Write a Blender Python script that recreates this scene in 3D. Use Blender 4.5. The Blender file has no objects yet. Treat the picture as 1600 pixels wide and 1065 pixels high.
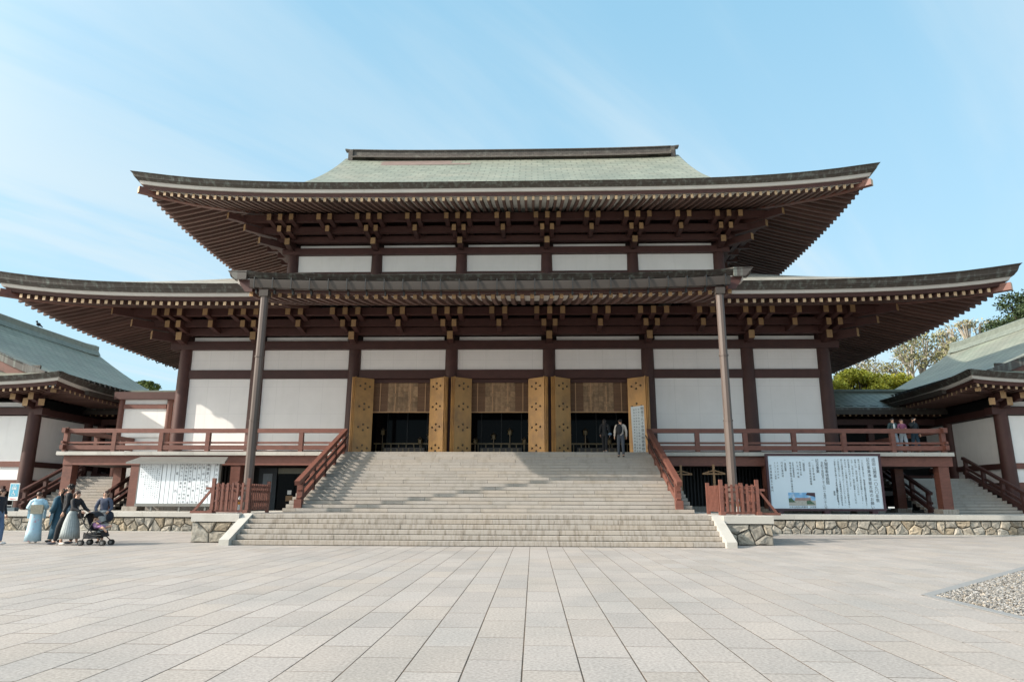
import bpy, bmesh, math, random
import numpy as np
from mathutils import Vector, Matrix
PI = math.pi
R = math.radians
random.seed(7)
scene = bpy.context.scene
COL = scene.collection
# ------------------------------------------------------------------ camera
cam_data = bpy.data.cameras.new('camera')
cam = bpy.data.objects.new('camera', cam_data)
COL.objects.link(cam)
cam_data.sensor_width = 36.0
cam_data.lens = 24.0075
cam_data.clip_end = 3000
PITCH, YAW, ROLL = 0.228817, 0.030569, 0.0034
_F = Vector((0, math.cos(PITCH), math.sin(PITCH)))
_Rv = Vector((1, 0, 0))
_U = Vector((0, -math.sin(PITCH), math.cos(PITCH)))
_R2 = _Rv * math.cos(ROLL) + _U * math.sin(ROLL)
_U2 = -_Rv * math.sin(ROLL) + _U * math.cos(ROLL)
_Z = Matrix.Rotation(YAW, 3, 'Z')
_F, _R2, _U2 = _Z @ _F, _Z @ _R2, _Z @ _U2
cam.matrix_world = Matrix(((_R2.x, _U2.x, -_F.x, 0), (_R2.y, _U2.y, -_F.y, 0), (_R2.z, _U2.z, -_F.z, 1.36), (0, 0, 0, 1)))
scene.camera = cam
# ------------------------------------------------------------------ light
SUN_TRAVEL = Vector((1.0, 0.36, -0.60)).normalized()      # direction in which sunlight travels
sun_el = math.asin(-SUN_TRAVEL.z)
sun_az = math.atan2(-SUN_TRAVEL.x, -SUN_TRAVEL.y)          # clockwise from +Y
world = bpy.data.worlds.new('World')
scene.world = world
world.use_nodes = True
wt = world.node_tree
wt.nodes.clear()
wo = wt.nodes.new('ShaderNodeOutputWorld')
wb = wt.nodes.new('ShaderNodeBackground')
sky = wt.nodes.new('ShaderNodeTexSky')
sky.sky_type = 'NISHITA'
sky.sun_disc = False
sky.sun_elevation = sun_el
sky.sun_rotation = sun_az
sky.air_density = 1.0
sky.dust_density = 1.6
sky.ozone_density = 1.6
wb.inputs['Strength'].default_value = 0.14
wc = wt.nodes.new('ShaderNodeTexCoord')
# cirrus: project the view direction on a high plane, warp it, stretch it
sep = wt.nodes.new('ShaderNodeSeparateXYZ'); wt.links.new(wc.outputs['Generated'], sep.inputs[0])
zc = wt.nodes.new('ShaderNodeMath'); zc.operation = 'ADD'; zc.inputs[1].default_value = 0.16; wt.links.new(sep.outputs['Z'], zc.inputs[0])
zm = wt.nodes.new('ShaderNodeMath'); zm.operation = 'MAXIMUM'; zm.inputs[1].default_value = 0.05; wt.links.new(zc.outputs[0], zm.inputs[0])
dx = wt.nodes.new('ShaderNodeMath'); dx.operation = 'DIVIDE'; wt.links.new(sep.outputs['X'], dx.inputs[0]); wt.links.new(zm.outputs[0], dx.inputs[1])
dy = wt.nodes.new('ShaderNodeMath'); dy.operation = 'DIVIDE'; wt.links.new(sep.outputs['Y'], dy.inputs[0]); wt.links.new(zm.outputs[0], dy.inputs[1])
cmb = wt.nodes.new('ShaderNodeCombineXYZ'); wt.links.new(dx.outputs[0], cmb.inputs[0]); wt.links.new(dy.outputs[0], cmb.inputs[1])
mp = wt.nodes.new('ShaderNodeMapping'); mp0 = wt.nodes.new('ShaderNodeMapping'); mp0.inputs['Rotation'].default_value = (0, 0, R(-52)); wt.links.new(cmb.outputs[0], mp0.inputs[0])
mp.inputs['Location'].default_value = (1.3, 0.4, 0); mp.inputs['Scale'].default_value = (0.40, 1.9, 1)
wt.links.new(mp0.outputs[0], mp.inputs[0])
n1 = wt.nodes.new('ShaderNodeTexNoise'); n1.inputs['Scale'].default_value = 0.95; n1.inputs['Detail'].default_value = 9; n1.inputs['Roughness'].default_value = 0.55; n1.inputs['Distortion'].default_value = 0.6
wt.links.new(mp.outputs[0], n1.inputs['Vector'])
cr = wt.nodes.new('ShaderNodeMapRange'); cr.inputs['From Min'].default_value = 0.40; cr.inputs['From Max'].default_value = 0.68; cr.interpolation_type = 'SMOOTHERSTEP'
wt.links.new(n1.outputs['Fac'], cr.inputs['Value'])
n2 = wt.nodes.new('ShaderNodeTexNoise'); n2.inputs['Scale'].default_value = 0.33; n2.inputs['Detail'].default_value = 3
wt.links.new(cmb.outputs[0], n2.inputs['Vector'])
cr2 = wt.nodes.new('ShaderNodeMapRange'); cr2.inputs['From Min'].default_value = 0.22; cr2.inputs['From Max'].default_value = 0.58
wt.links.new(n2.outputs['Fac'], cr2.inputs['Value'])
ml = wt.nodes.new('ShaderNodeMath'); ml.operation = 'MULTIPLY'; wt.links.new(cr.outputs[0], ml.inputs[0]); wt.links.new(cr2.outputs[0], ml.inputs[1])
# thin overall veil, denser towards the horizon
hz = wt.nodes.new('ShaderNodeMapRange'); hz.inputs['From Min'].default_value = 0.0; hz.inputs['From Max'].default_value = 0.62
hz.inputs['To Min'].default_value = 0.50; hz.inputs['To Max'].default_value = 0.02
wt.links.new(sep.outputs['Z'], hz.inputs['Value'])
ad = wt.nodes.new('ShaderNodeMath'); ad.operation = 'MULTIPLY_ADD'; ad.inputs[1].default_value = 0.62; ad.use_clamp = True
wt.links.new(ml.outputs[0], ad.inputs[0]); wt.links.new(hz.outputs[0], ad.inputs[2])
mx = wt.nodes.new('ShaderNodeMixRGB'); mx.inputs['Color2'].default_value = (3.7, 4.25, 4.5, 1)
tint = wt.nodes.new('ShaderNodeMixRGB'); tint.blend_type = 'MULTIPLY'; tint.inputs['Fac'].default_value = 1.0; tint.inputs['Color2'].default_value = (1.0, 1.40, 1.36, 1)
wt.links.new(sky.outputs[0], tint.inputs['Color1'])
clr = wt.nodes.new('ShaderNodeMixRGB'); clr.inputs['Fac'].default_value = 0.70; clr.inputs['Color2'].default_value = (1.85, 3.45, 4.5, 1)
wt.links.new(tint.outputs[0], clr.inputs['Color1'])
wt.links.new(clr.outputs[0], mx.inputs['Color1']); wt.links.new(ad.outputs[0], mx.inputs['Fac'])
# warm glow added round the out-of-view sun, fills the shaded walls
sd = wt.nodes.new('ShaderNodeVectorMath'); sd.operation = 'DOT_PRODUCT'; sd.inputs[1].default_value = tuple(-SUN_TRAVEL)
wt.links.new(wc.outputs['Generated'], sd.inputs[0])
sm = wt.nodes.new('ShaderNodeMath'); sm.operation = 'MAXIMUM'; sm.inputs[1].default_value = 0.0; wt.links.new(sd.outputs['Value'], sm.inputs[0])
sp_ = wt.nodes.new('ShaderNodeMath'); sp_.operation = 'POWER'; sp_.inputs[1].default_value = 6.0; wt.links.new(sm.outputs[0], sp_.inputs[0])
sg2 = wt.nodes.new('ShaderNodeVectorMath'); sg2.operation = 'SCALE'; sg2.inputs[0].default_value = (21.0, 17.4, 13.8); wt.links.new(sp_.outputs[0], sg2.inputs['Scale'])
ag = wt.nodes.new('ShaderNodeVectorMath'); ag.operation = 'ADD'; wt.links.new(mx.outputs[0], ag.inputs[0]); wt.links.new(sg2.outputs[0], ag.inputs[1])
wt.links.new(ag.outputs[0], wb.inputs['Color'])
wt.links.new(wb.outputs[0], wo.inputs[0])
sl = bpy.data.lights.new('sun', 'SUN')
sl.energy = 4.25
sl.angle = R(0.55)
sl.color = (1.0, 0.92, 0.81)
so = bpy.data.objects.new('sun', sl)
COL.objects.link(so)
so.rotation_euler = (-SUN_TRAVEL).to_track_quat('Z', 'Y').to_euler()
so.location = (-60, -20, 60)
scene.view_settings.view_transform = 'Standard'
scene.view_settings.look = 'None'
scene.view_settings.gamma = 1.0
scene.view_settings.use_curve_mapping = False
scene.view_settings.exposure = 0.60

# ------------------------------------------------------------------ materials
def nd(nt, t, **kw):
    n = nt.nodes.new(t)
    for k, v in kw.items():
        setattr(n, k, v)
    return n
def mat(name, col, rough=0.7, var=0.12, nscale=3.0, stretch=(1, 1, 1), bump=0.0, bscale=40.0, rnd=0.0, metal=0.0, col2=None, c2scale=1.2, c2lo=0.5, c2hi=0.7, c2stretch=(1, 1, 1), spec=0.4, tint=0.0):
    m = bpy.data.materials.new(name)
    m.use_nodes = True
    nt = m.node_tree
    b = nt.nodes['Principled BSDF']
    b.inputs['Roughness'].default_value = rough
    b.inputs['Metallic'].default_value = metal
    b.inputs['Specular IOR Level'].default_value = spec
    geo = nd(nt, 'ShaderNodeNewGeometry')
    mpn = nd(nt, 'ShaderNodeMapping'); mpn.inputs['Scale'].default_value = stretch
    nt.links.new(geo.outputs['Position'], mpn.inputs[0])
    no = nd(nt, 'ShaderNodeTexNoise'); no.inputs['Scale'].default_value = nscale; no.inputs['Detail'].default_value = 6; no.inputs['Roughness'].default_value = 0.6
    nt.links.new(mpn.outputs[0], no.inputs['Vector'])
    mr = nd(nt, 'ShaderNodeMapRange'); mr.inputs['From Min'].default_value = 0.3; mr.inputs['From Max'].default_value = 0.7
    mr.inputs['To Min'].default_value = 1 - var; mr.inputs['To Max'].default_value = 1 + var
    nt.links.new(no.outputs['Fac'], mr.inputs['Value'])
    base = nd(nt, 'ShaderNodeRGB'); base.outputs[0].default_value = (*col, 1)
    cur = base.outputs[0]
    if col2:
        mp2 = nd(nt, 'ShaderNodeMapping'); mp2.inputs['Scale'].default_value = c2stretch; mp2.inputs['Location'].default_value = (3.7, 1.3, 9.1)
        nt.links.new(geo.outputs['Position'], mp2.inputs[0])
        n2_ = nd(nt, 'ShaderNodeTexNoise'); n2_.inputs['Scale'].default_value = c2scale; n2_.inputs['Detail'].default_value = 7; n2_.inputs['Roughness'].default_value = 0.62
        nt.links.new(mp2.outputs[0], n2_.inputs['Vector'])
        m2 = nd(nt, 'ShaderNodeMapRange'); m2.inputs['From Min'].default_value = c2lo; m2.inputs['From Max'].default_value = c2hi
        nt.links.new(n2_.outputs['Fac'], m2.inputs['Value'])
        mxx = nd(nt, 'ShaderNodeMixRGB'); mxx.inputs['Color2'].default_value = (*col2, 1)
        nt.links.new(cur, mxx.inputs['Color1']); nt.links.new(m2.outputs[0], mxx.inputs['Fac'])
        cur = mxx.outputs[0]
    fac = mr.outputs[0]
    if rnd > 0:
        oi = nd(nt, 'ShaderNodeObjectInfo')
        s = nd(nt, 'ShaderNodeMath', operation='ADD'); nt.links.new(oi.outputs['Random'], s.inputs[0]); nt.links.new(geo.outputs['Random Per Island'], s.inputs[1])
        f = nd(nt, 'ShaderNodeMath', operation='FRACT'); nt.links.new(s.outputs[0], f.inputs[0])
        r_ = nd(nt, 'ShaderNodeMapRange'); r_.inputs['To Min'].default_value = 1 - rnd; r_.inputs['To Max'].default_value = 1 + rnd
        nt.links.new(f.outputs[0], r_.inputs['Value'])
        mm = nd(nt, 'ShaderNodeMath', operation='MULTIPLY'); nt.links.new(fac, mm.inputs[0]); nt.links.new(r_.outputs[0], mm.inputs[1])
        fac = mm.outputs[0]
        if tint > 0:
            s2 = nd(nt, 'ShaderNodeMath', operation='MULTIPLY'); s2.inputs[1].default_value = 7.31; nt.links.new(f.outputs[0], s2.inputs[0])
            f2 = nd(nt, 'ShaderNodeMath', operation='FRACT'); nt.links.new(s2.outputs[0], f2.inputs[0])
            f3 = nd(nt, 'ShaderNodeMath', operation='POWER'); f3.inputs[1].default_value = 2.5; nt.links.new(f2.outputs[0], f3.inputs[0])
            f4 = nd(nt, 'ShaderNodeMath', operation='MULTIPLY'); f4.inputs[1].default_value = tint; nt.links.new(f3.outputs[0], f4.inputs[0])
            mt = nd(nt, 'ShaderNodeMixRGB'); mt.blend_type = 'MULTIPLY'; mt.inputs['Color2'].default_value = (1.12, 0.98, 0.8, 1)
            nt.links.new(cur, mt.inputs['Color1']); nt.links.new(f4.outputs[0], mt.inputs['Fac'])
            cur = mt.outputs[0]
    vm = nd(nt, 'ShaderNodeVectorMath', operation='SCALE')
    nt.links.new(cur, vm.inputs[0]); nt.links.new(fac, vm.inputs['Scale'])
    nt.links.new(vm.outputs[0], b.inputs['Base Color'])
    if bump > 0:
        bn = nd(nt, 'ShaderNodeTexNoise'); bn.inputs['Scale'].default_value = bscale; bn.inputs['Detail'].default_value = 5
        nt.links.new(mpn.outputs[0], bn.inputs['Vector'])
        bp = nd(nt, 'ShaderNodeBump'); bp.inputs['Strength'].default_value = 0.6; bp.inputs['Distance'].default_value = bump
        nt.links.new(bn.outputs['Fac'], bp.inputs['Height']); nt.links.new(bp.outputs[0], b.inputs['Normal'])
    return m
def brick_overlay(m, axis, bw, bh, dark=0.75, c2v=0.87, mortar=None):
    """darkens thin courses of copper sheets on an existing material; axis picks the world plane"""
    nt = m.node_tree
    b = nt.nodes['Principled BSDF']
    src = b.inputs['Base Color'].links[0].from_socket
    geo = nd(nt, 'ShaderNodeNewGeometry')
    sp = nd(nt, 'ShaderNodeSeparateXYZ'); nt.links.new(geo.outputs['Position'], sp.inputs[0])
    cb = nd(nt, 'ShaderNodeCombineXYZ')
    nt.links.new(sp.outputs[axis[0]], cb.inputs[0]); nt.links.new(sp.outputs[axis[1]], cb.inputs[1])
    br = nd(nt, 'ShaderNodeTexBrick'); br.inputs['Scale'].default_value = 1.0
    br.inputs['Brick Width'].default_value = bw; br.inputs['Row Height'].default_value = bh; br.inputs['Mortar Size'].default_value = mortar or 0.022 * min(bw, bh) / 0.3
    if mortar and mortar < .02: br.offset = 0.0
    br.inputs['Color1'].default_value = (1, 1, 1, 1); br.inputs['Color2'].default_value = (c2v, c2v, c2v, 1); br.inputs['Mortar'].default_value = (dark, dark, dark, 1)
    nt.links.new(cb.outputs[0], br.inputs['Vector'])
    mxx = nd(nt, 'ShaderNodeMixRGB', blend_type='MULTIPLY'); mxx.inputs['Fac'].default_value = 1
    nt.links.new(src, mxx.inputs['Color1']); nt.links.new(br.outputs['Color'], mxx.inputs['Color2'])
    nt.links.new(mxx.outputs[0], b.inputs['Base Color'])
    return m
M = {}
M['timber'] = mat('red_brown_timber', (0.068, 0.029, 0.025), 0.55, 0.14, 2.2, (1, 1, 1), 0.002, 30, rnd=0.16, spec=0.35)
M['rail'] = mat('red_brown_rail_paint', (0.150, 0.059, 0.043), 0.5, 0.18, 4.0, (1, 1, 3), 0.002, 40, rnd=0.10, col2=(0.105, 0.042, 0.032), c2scale=2.5, c2lo=.55, c2hi=.75, spec=0.4)
M['pale_timber'] = mat('rafter_brown', (0.115, 0.064, 0.053), 0.6, 0.10, 2.0, rnd=0.22)
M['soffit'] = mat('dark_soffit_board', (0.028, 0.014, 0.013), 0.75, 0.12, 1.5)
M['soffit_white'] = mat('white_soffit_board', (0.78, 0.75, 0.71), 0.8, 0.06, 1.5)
M['gold'] = mat('aged_brass_end', (0.46, 0.315, 0.185), 0.5, 0.10, 20, rnd=0.24, metal=0.0)
M['gold_plate'] = mat('patterned_brass_plate', (0.36, 0.225, 0.115), 0.5, 0.30, 28, rnd=0.2, metal=0.15)
M['plaster'] = mat('white_plaster', (0.83, 0.79, 0.775), 0.75, 0.035, 0.9, bump=0.001, bscale=12, rnd=0.02, col2=(0.785, 0.75, 0.725), c2scale=1.3, c2lo=0.50, c2hi=0.85, c2stretch=(2.5, 2.5, 0.22))
brick_overlay(M['plaster'], ('X', 'Z'), 1.25, 1.45, 0.90, 0.992, 0.012)
M['plaster_small'] = mat('white_plaster_band', (0.84, 0.81, 0.79), 0.8, 0.04, 0.9, col2=(0.78, 0.75, 0.72), c2scale=1.6, c2lo=0.52, c2hi=0.85, c2stretch=(2.5, 2.5, 0.25))
M['fascia'] = mat('pale_grey_fascia', (0.52, 0.49, 0.455), 0.7, 0.06, 1.2, c2scale=3, col2=(.40, .37, .34), c2lo=.62, c2hi=.8)
M['eave_copper'] = mat('weathered_brown_copper', (0.062, 0.051, 0.044), 0.5, 0.22, 1.2, (1, 1, 14), 0.004, 6, col2=(0.25, 0.29, 0.26), c2scale=1.6, c2lo=0.50, c2hi=0.86, c2stretch=(3.2, 3.2, 0.15), spec=0.5)
M['copper'] = mat('green_patina_copper', (0.215, 0.232, 0.185), 0.55, 0.12, 0.7, (1, 0.3, 1), 0.003, 5, col2=(0.26, 0.255, 0.20), c2scale=0.35, c2lo=0.42, c2hi=0.7, spec=0.4)
brick_overlay(M['copper'], ('X', 'Y'), 0.9, 0.60, 0.62, 0.86, 0.05)
M['copper_blue'] = mat('blue_green_patina_copper', (0.25, 0.255, 0.20), 0.5, 0.18, 0.9, (1, 0.4, 1), 0.003, 5, col2=(0.21, 0.245, 0.185), c2scale=0.5, c2lo=0.45, c2hi=0.75, spec=0.3)
brick_overlay(M['copper_blue'], ('Y', 'X'), 0.7, 0.42, 0.6, 0.86, 0.05)
M['copper_pale'] = mat('pale_weathered_copper', (0.36, 0.345, 0.31), 0.6, 0.16, 0.9, (1, 0.4, 1), 0.003, 5, col2=(0.27, 0.27, 0.23), c2scale=0.6, c2lo=0.45, c2hi=0.7)
brick_overlay(M['copper_pale'], ('X', 'Y'), 0.62, 0.42, 0.62)
M['ridge'] = mat('ridge_copper', (0.085, 0.070, 0.060), 0.55, 0.2, 3, col2=(0.14, 0.13, 0.11), c2scale=3)
brick_overlay(M['ridge'], ('X', 'Z'), 0.34, 0.16, 0.4)
M['bluecap'] = mat('ridge_blue_copper', (0.17, 0.19, 0.16), 0.5, 0.2, 3)
M['red_patch'] = mat('reddish_replaced_copper', (0.20, 0.145, 0.125), 0.55, 0.15, 2)
M['gutter'] = mat('grey_brown_gutter', (0.058, 0.048, 0.042), 0.45, 0.12, 2, (0.3, 1, 1), spec=0.25)
M['pipe'] = mat('grey_brown_pipe', (0.105, 0.080, 0.070), 0.45, 0.14, 1.5, (1, 1, .3), spec=0.3)
M['iron'] = mat('black_iron', (0.02, 0.02, 0.02), 0.5, 0.1)
M['granite'] = mat('pale_granite', (0.345, 0.315, 0.285), 0.75, 0.13, 60, (1, 1, 1), 0.0015, 60, rnd=0.05, tint=0.25, col2=(0.25, 0.225, 0.19), c2scale=1.6, c2lo=0.50, c2hi=0.80, c2stretch=(2.2, .7, .35))
M['granite_worn'] = mat('weathered_step_granite', (0.335, 0.303, 0.270), 0.8, 0.15, 50, (1, 1, 1), 0.002, 60, rnd=0.05, tint=0.25, col2=(0.17, 0.14, 0.11), c2scale=2.4, c2lo=0.46, c2hi=0.74, c2stretch=(5.0, .6, .8))
M['granite_light'] = mat('light_coping_granite', (0.42, 0.40, 0.365), 0.75, 0.08, 55, bump=0.001, rnd=0.06, col2=(0.34, 0.32, 0.285), c2scale=1.4, c2lo=.5, c2hi=.8)
M['paving'] = mat('granite_paving', (0.345, 0.311, 0.289), 0.72, 0.30, 34, (1, 1, 1), 0.0015, 90, rnd=0.06, tint=0.22, col2=(0.285, 0.267, 0.252), c2scale=0.9, c2lo=0.40, c2hi=0.72, c2stretch=(0.9, 0.5, 1), spec=.35)
M['joint'] = mat('paving_joint', (0.10, 0.068, 0.045), 0.9, 0.35, 4, col2=(0.05, 0.042, 0.034), c2scale=1.1, c2lo=.42, c2hi=.6)
M['ground'] = mat('pale_ground', (0.40, 0.38, 0.35), 0.9, 0.1, 0.4)
M['rock'] = mat('rough_field_stone', (0.27, 0.25, 0.215), 0.85, 0.30, 9, (1, 1, 1), 0.018, 14, rnd=0.24, tint=1.0, col2=(0.15, 0.135, 0.115), c2scale=5, c2lo=0.5, c2hi=0.72)
M['rock_joint'] = mat('deep_dark_joint', (0.035, 0.03, 0.026), 0.95, 0.2)
M['brass_door'] = mat('brushed_brass_door', (0.44, 0.235, 0.080), 0.38, 0.10, 1.6, (2, 2, .6), metal=0.25, rnd=0.05, col2=(0.27, 0.145, 0.062), c2scale=1.1, c2lo=.45, c2hi=.7, spec=0.5)
M['boss'] = mat('dark_bronze_boss', (0.13, 0.095, 0.06), 0.35, 0.15, 30, metal=0.5)
M['bamboo'] = mat('brown_bamboo_blind', (0.185, 0.095, 0.05), 0.6, 0.30, 6, (0.4, 1, 18), rnd=0.12)
M['cord'] = mat('tan_blind_cord', (0.46, 0.27, 0.145), 0.7, 0.1)
M['brocade'] = mat('tan_brocade_band', (0.29, 0.18, 0.10), 0.6, 0.30, 5, rnd=0.25)
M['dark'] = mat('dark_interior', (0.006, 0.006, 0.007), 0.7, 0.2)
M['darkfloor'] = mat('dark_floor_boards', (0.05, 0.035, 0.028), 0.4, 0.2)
M['slat_dark'] = mat('black_lattice', (0.012, 0.013, 0.015), 0.6, 0.2)
M['white_board'] = mat('pale_board_face', (0.62, 0.72, 0.80), 0.35, 0.02, 1, spec=0.4)
M['white_board2'] = mat('white_notice_panel', (0.70, 0.74, 0.78), 0.35, 0.03, 1, rnd=0.04)
M['board_frame'] = mat('dark_plum_frame', (0.06, 0.028, 0.035), 0.5, 0.1)
M['steel'] = mat('grey_steel', (0.17, 0.17, 0.16), 0.4, 0.08, 2, spec=.5)
M['ink'] = mat('black_ink', (0.012, 0.012, 0.016), 0.6, 0.0)
M['paper'] = mat('white_paper', (0.72, 0.72, 0.70), 0.6, 0.03)
M['blue_print'] = mat('blue_print', (0.10, 0.34, 0.47), 0.5, 0.03)
M['red_print'] = mat('red_print', (0.55, 0.03, 0.05), 0.5, 0.03)
M['sky_print'] = mat('printed_sky', (0.20, 0.42, 0.68), 0.5, 0.25, 4, col2=(.55, .62, .7), c2scale=5)
M['hall_print'] = mat('printed_hall', (0.33, 0.22, 0.20), 0.5, 0.4, 25, (1, 1, 3))
M['green_print'] = mat('printed_green', (0.07, 0.13, 0.08), 0.5, 0.5, 25)
M['tan_print'] = mat('printed_ground', (0.42, 0.40, 0.36), 0.5, 0.2, 15)
M['leaf_lime'] = mat('lime_green_leaves', (0.46, 0.43, 0.05), 0.6, 0.25, 1.5, rnd=0.35)
M['leaf_olive'] = mat('olive_grey_leaves', (0.17, 0.165, 0.075), 0.7, 0.25, 1.5, rnd=0.35)
M['leaf_pale'] = mat('pale_budding_leaves', (0.27, 0.25, 0.14), 0.7, 0.25, 1.5, rnd=0.3)
M['leaf_dark'] = mat('dark_conifer_leaves', (0.03, 0.05, 0.015), 0.7, 0.25, 1.5, rnd=0.35)
M['leaf_green'] = mat('mid_green_leaves', (0.09, 0.12, 0.022), 0.7, 0.25, 1.5, rnd=0.35)
M['bark'] = mat('grey_bark', (0.34, 0.30, 0.25), 0.85, 0.3, 6, bump=0.01)
M['bark_dark'] = mat('dark_bark', (0.06, 0.045, 0.035), 0.85, 0.3, 6)
M['gravel'] = mat('grey_gravel_pebbles', (0.20, 0.195, 0.19), 0.8, 0.2, 60, rnd=0.55, tint=1.0)
M['bed_floor'] = mat('grey_gravel_floor', (0.19, 0.185, 0.18), 0.9, 0.5, 30)
M['kerb'] = mat('grey_kerb_granite', (0.235, 0.235, 0.235), 0.75, 0.1, 40)
M['skin'] = mat('skin', (0.52, 0.31, 0.22), 0.55, 0.04, 20)
M['hair'] = mat('black_brown_hair', (0.018, 0.012, 0.010), 0.5, 0.2, 40)
M['hair_brown'] = mat('brown_hair', (0.06, 0.028, 0.018), 0.5, 0.2, 40)
M['wood'] = mat('light_brown_wood', (0.26, 0.15, 0.075), 0.6, 0.2, 6, (4, 4, .5))
M['bamboo_fence'] = mat('brown_bamboo_pole', (0.16, 0.12, 0.085), 0.6, 0.25, 5, rnd=0.25)
def plain(name, c, rough=.75, var=.12, nscale=14, **k):
    if name not in M: M[name] = mat(name, c, rough, var, nscale, **k)
    return M[name]
# glass: dark tinted, mirrors the sky faintly
g = bpy.data.materials.new('tinted_glass'); g.use_nodes = True
gb = g.node_tree.nodes['Principled BSDF']
gb.inputs['Base Color'].default_value = (0.004, 0.004, 0.005, 1); gb.inputs['Roughness'].default_value = 0.03; gb.inputs['Transmission Weight'].default_value = 0.0
gb.inputs['Specular IOR Level'].default_value = 0.06
M['glass'] = g

# ------------------------------------------------------------------ mesh helpers
def wloc(o):
    v = Vector((0, 0, 0))
    while o is not None:
        v = v + Vector(o.location); o = o.parent
    return v
class MB:
    def __init__(s):
        s.v = []; s.f = []; s.m = []
    def add(s, vs, fs, mi=0):
        n = len(s.v); s.v.extend([tuple(v) for v in vs])
        for f in fs:
            s.f.append(tuple(i + n for i in f)); s.m.append(mi)
        return s
    def box(s, x0, x1, y0, y1, z0, z1, mi=0):
        return s.add([(x0, y0, z0), (x1, y0, z0), (x1, y1, z0), (x0, y1, z0), (x0, y0, z1), (x1, y0, z1), (x1, y1, z1), (x0, y1, z1)],
              [(0, 3, 2, 1), (4, 5, 6, 7), (0, 1, 5, 4), (1, 2, 6, 5), (2, 3, 7, 6), (3, 0, 4, 7)], mi)
    def bbox(s, x0, x1, y0, y1, z0, z1, c=0.01, mi=0, slot=0):
        """box with chamfered top and front edges"""
        pr = [(y0, z0), (y0, z1 - c), (y0 + c, z1), (y1, z1), (y1, z0)]
        if slot: pr = [(y0 + .045, z0), (y0 + .045, z0 + slot), (y0, z0 + slot), (y0, z1 - c), (y0 + c, z1), (y1, z1), (y1, z0)]
        n = len(pr)
        vs = [(x0, y, z) for y, z in pr] + [(x1, y, z) for y, z in pr]
        fs = [tuple(range(n))[::1], tuple(range(2 * n - 1, n - 1, -1))]
        for i in range(n):
            j = (i + 1) % n
            fs.append((i, i + n, j + n, j))
        return s.add(vs, fs, mi)
    def beam(s, p, q, w, h, up=(0, 0, 1), mi=0, cap=None, taper=1.0, capend=0):
        p = Vector(p); q = Vector(q); d = (q - p).normalized()
        upv = Vector(up)
        sx = d.cross(upv)
        if sx.length < 1e-4: sx = d.cross(Vector((0, 1, 0)))
        sx.normalize(); uz = sx.cross(d).normalized()
        vs = []
        for c, k in ((p, 1.0), (q, taper)):
            for a, b in ((-1, -1), (1, -1), (1, 1), (-1, 1)):
                vs.append(c + sx * (a * w * k / 2) + uz * (b * h * k / 2))
        s.add(vs, [(0, 1, 5, 4), (1, 2, 6, 5), (2, 3, 7, 6), (3, 0, 4, 7)], mi)
        n = len(s.v) - 8
        s.f.append((n + 3, n + 2, n + 1, n)); s.m.append(cap if (cap is not None and capend == 0) else mi)
        s.f.append((n + 4, n + 5, n + 6, n + 7)); s.m.append(cap if (cap is not None and capend == 1) else mi)
        return s
    def tube(s, pts, rads, n=8, mi=0, closed=True):
        pts = [Vector(p) for p in pts]
        base = len(s.v); k = len(pts)
        prev = None
        for i, p in enumerate(pts):
            d = (pts[min(i + 1, k - 1)] - pts[max(i - 1, 0)]).normalized()
            ref = Vector((0, 0, 1)) if abs(d.z) < 0.9 else Vector((1, 0, 0))
            a = d.cross(ref).normalized()
            if prev is not None:
                a2 = prev - d * prev.dot(d)
                if a2.length > 1e-3: a = a2.normalized()
            prev = a
            b = d.cross(a)
            r = rads[i] if isinstance(rads, (list, tuple)) else rads
            rx, ry = r if isinstance(r, (list, tuple)) else (r, r)
            for j in range(n):
                t = 2 * PI * j / n
                s.v.append(tuple(p + a * (math.cos(t) * rx) + b * (math.sin(t) * ry)))
        for i in range(k - 1):
            for j in range(n):
                j2 = (j + 1) % n
                s.f.append((base + i * n + j, base + i * n + j2, base + (i + 1) * n + j2, base + (i + 1) * n + j)); s.m.append(mi)
        if closed:
            s.f.append(tuple(base + j for j in range(n))[::-1]); s.m.append(mi)
            s.f.append(tuple(base + (k - 1) * n + j for j in range(n))); s.m.append(mi)
        return s
    def lathe(s, cx, cy, prof, n=16, mi=0, sx=1, sy=1):
        base = len(s.v)
        for z, r in prof:
            for j in range(n):
                t = 2 * PI * j / n
                s.v.append((cx + math.cos(t) * r * sx, cy + math.sin(t) * r * sy, z))
        k = len(prof)
        for i in range(k - 1):
            for j in range(n):
                j2 = (j + 1) % n
                s.f.append((base + i * n + j, base + i * n + j2, base + (i + 1) * n + j2, base + (i + 1) * n + j)); s.m.append(mi)
        s.f.append(tuple(base + j for j in range(n))[::-1]); s.m.append(mi)
        s.f.append(tuple(base + (k - 1) * n + j for j in range(n))); s.m.append(mi)
        return s
    def ellipsoid(s, c, r, n=10, k=7, mi=0, rot=None):
        prof = []
        base = len(s.v)
        c = Vector(c)
        for i in range(k + 1):
            ph = PI * i / k
            for j in range(n):
                t = 2 * PI * j / n
                p = Vector((math.sin(ph) * math.cos(t) * r[0], math.sin(ph) * math.sin(t) * r[1], -math.cos(ph) * r[2]))
                if rot is not None: p = rot @ p
                s.v.append(tuple(c + p))
        for i in range(k):
            for j in range(n):
                j2 = (j + 1) % n
                s.f.append((base + i * n + j, base + i * n + j2, base + (i + 1) * n + j2, base + (i + 1) * n + j)); s.m.append(mi)
        return s
    def mesh(s, name, mats, smooth=False):
        me = bpy.data.meshes.new(name)
        me.from_pydata(s.v, [], s.f)
        for m in (mats if isinstance(mats, (list, tuple)) else [mats]):
            me.materials.append(m)
        me.polygons.foreach_set('material_index', s.m)
        if smooth:
            me.polygons.foreach_set('use_smooth', [True] * len(me.polygons))
        me.update()
        return me
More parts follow.
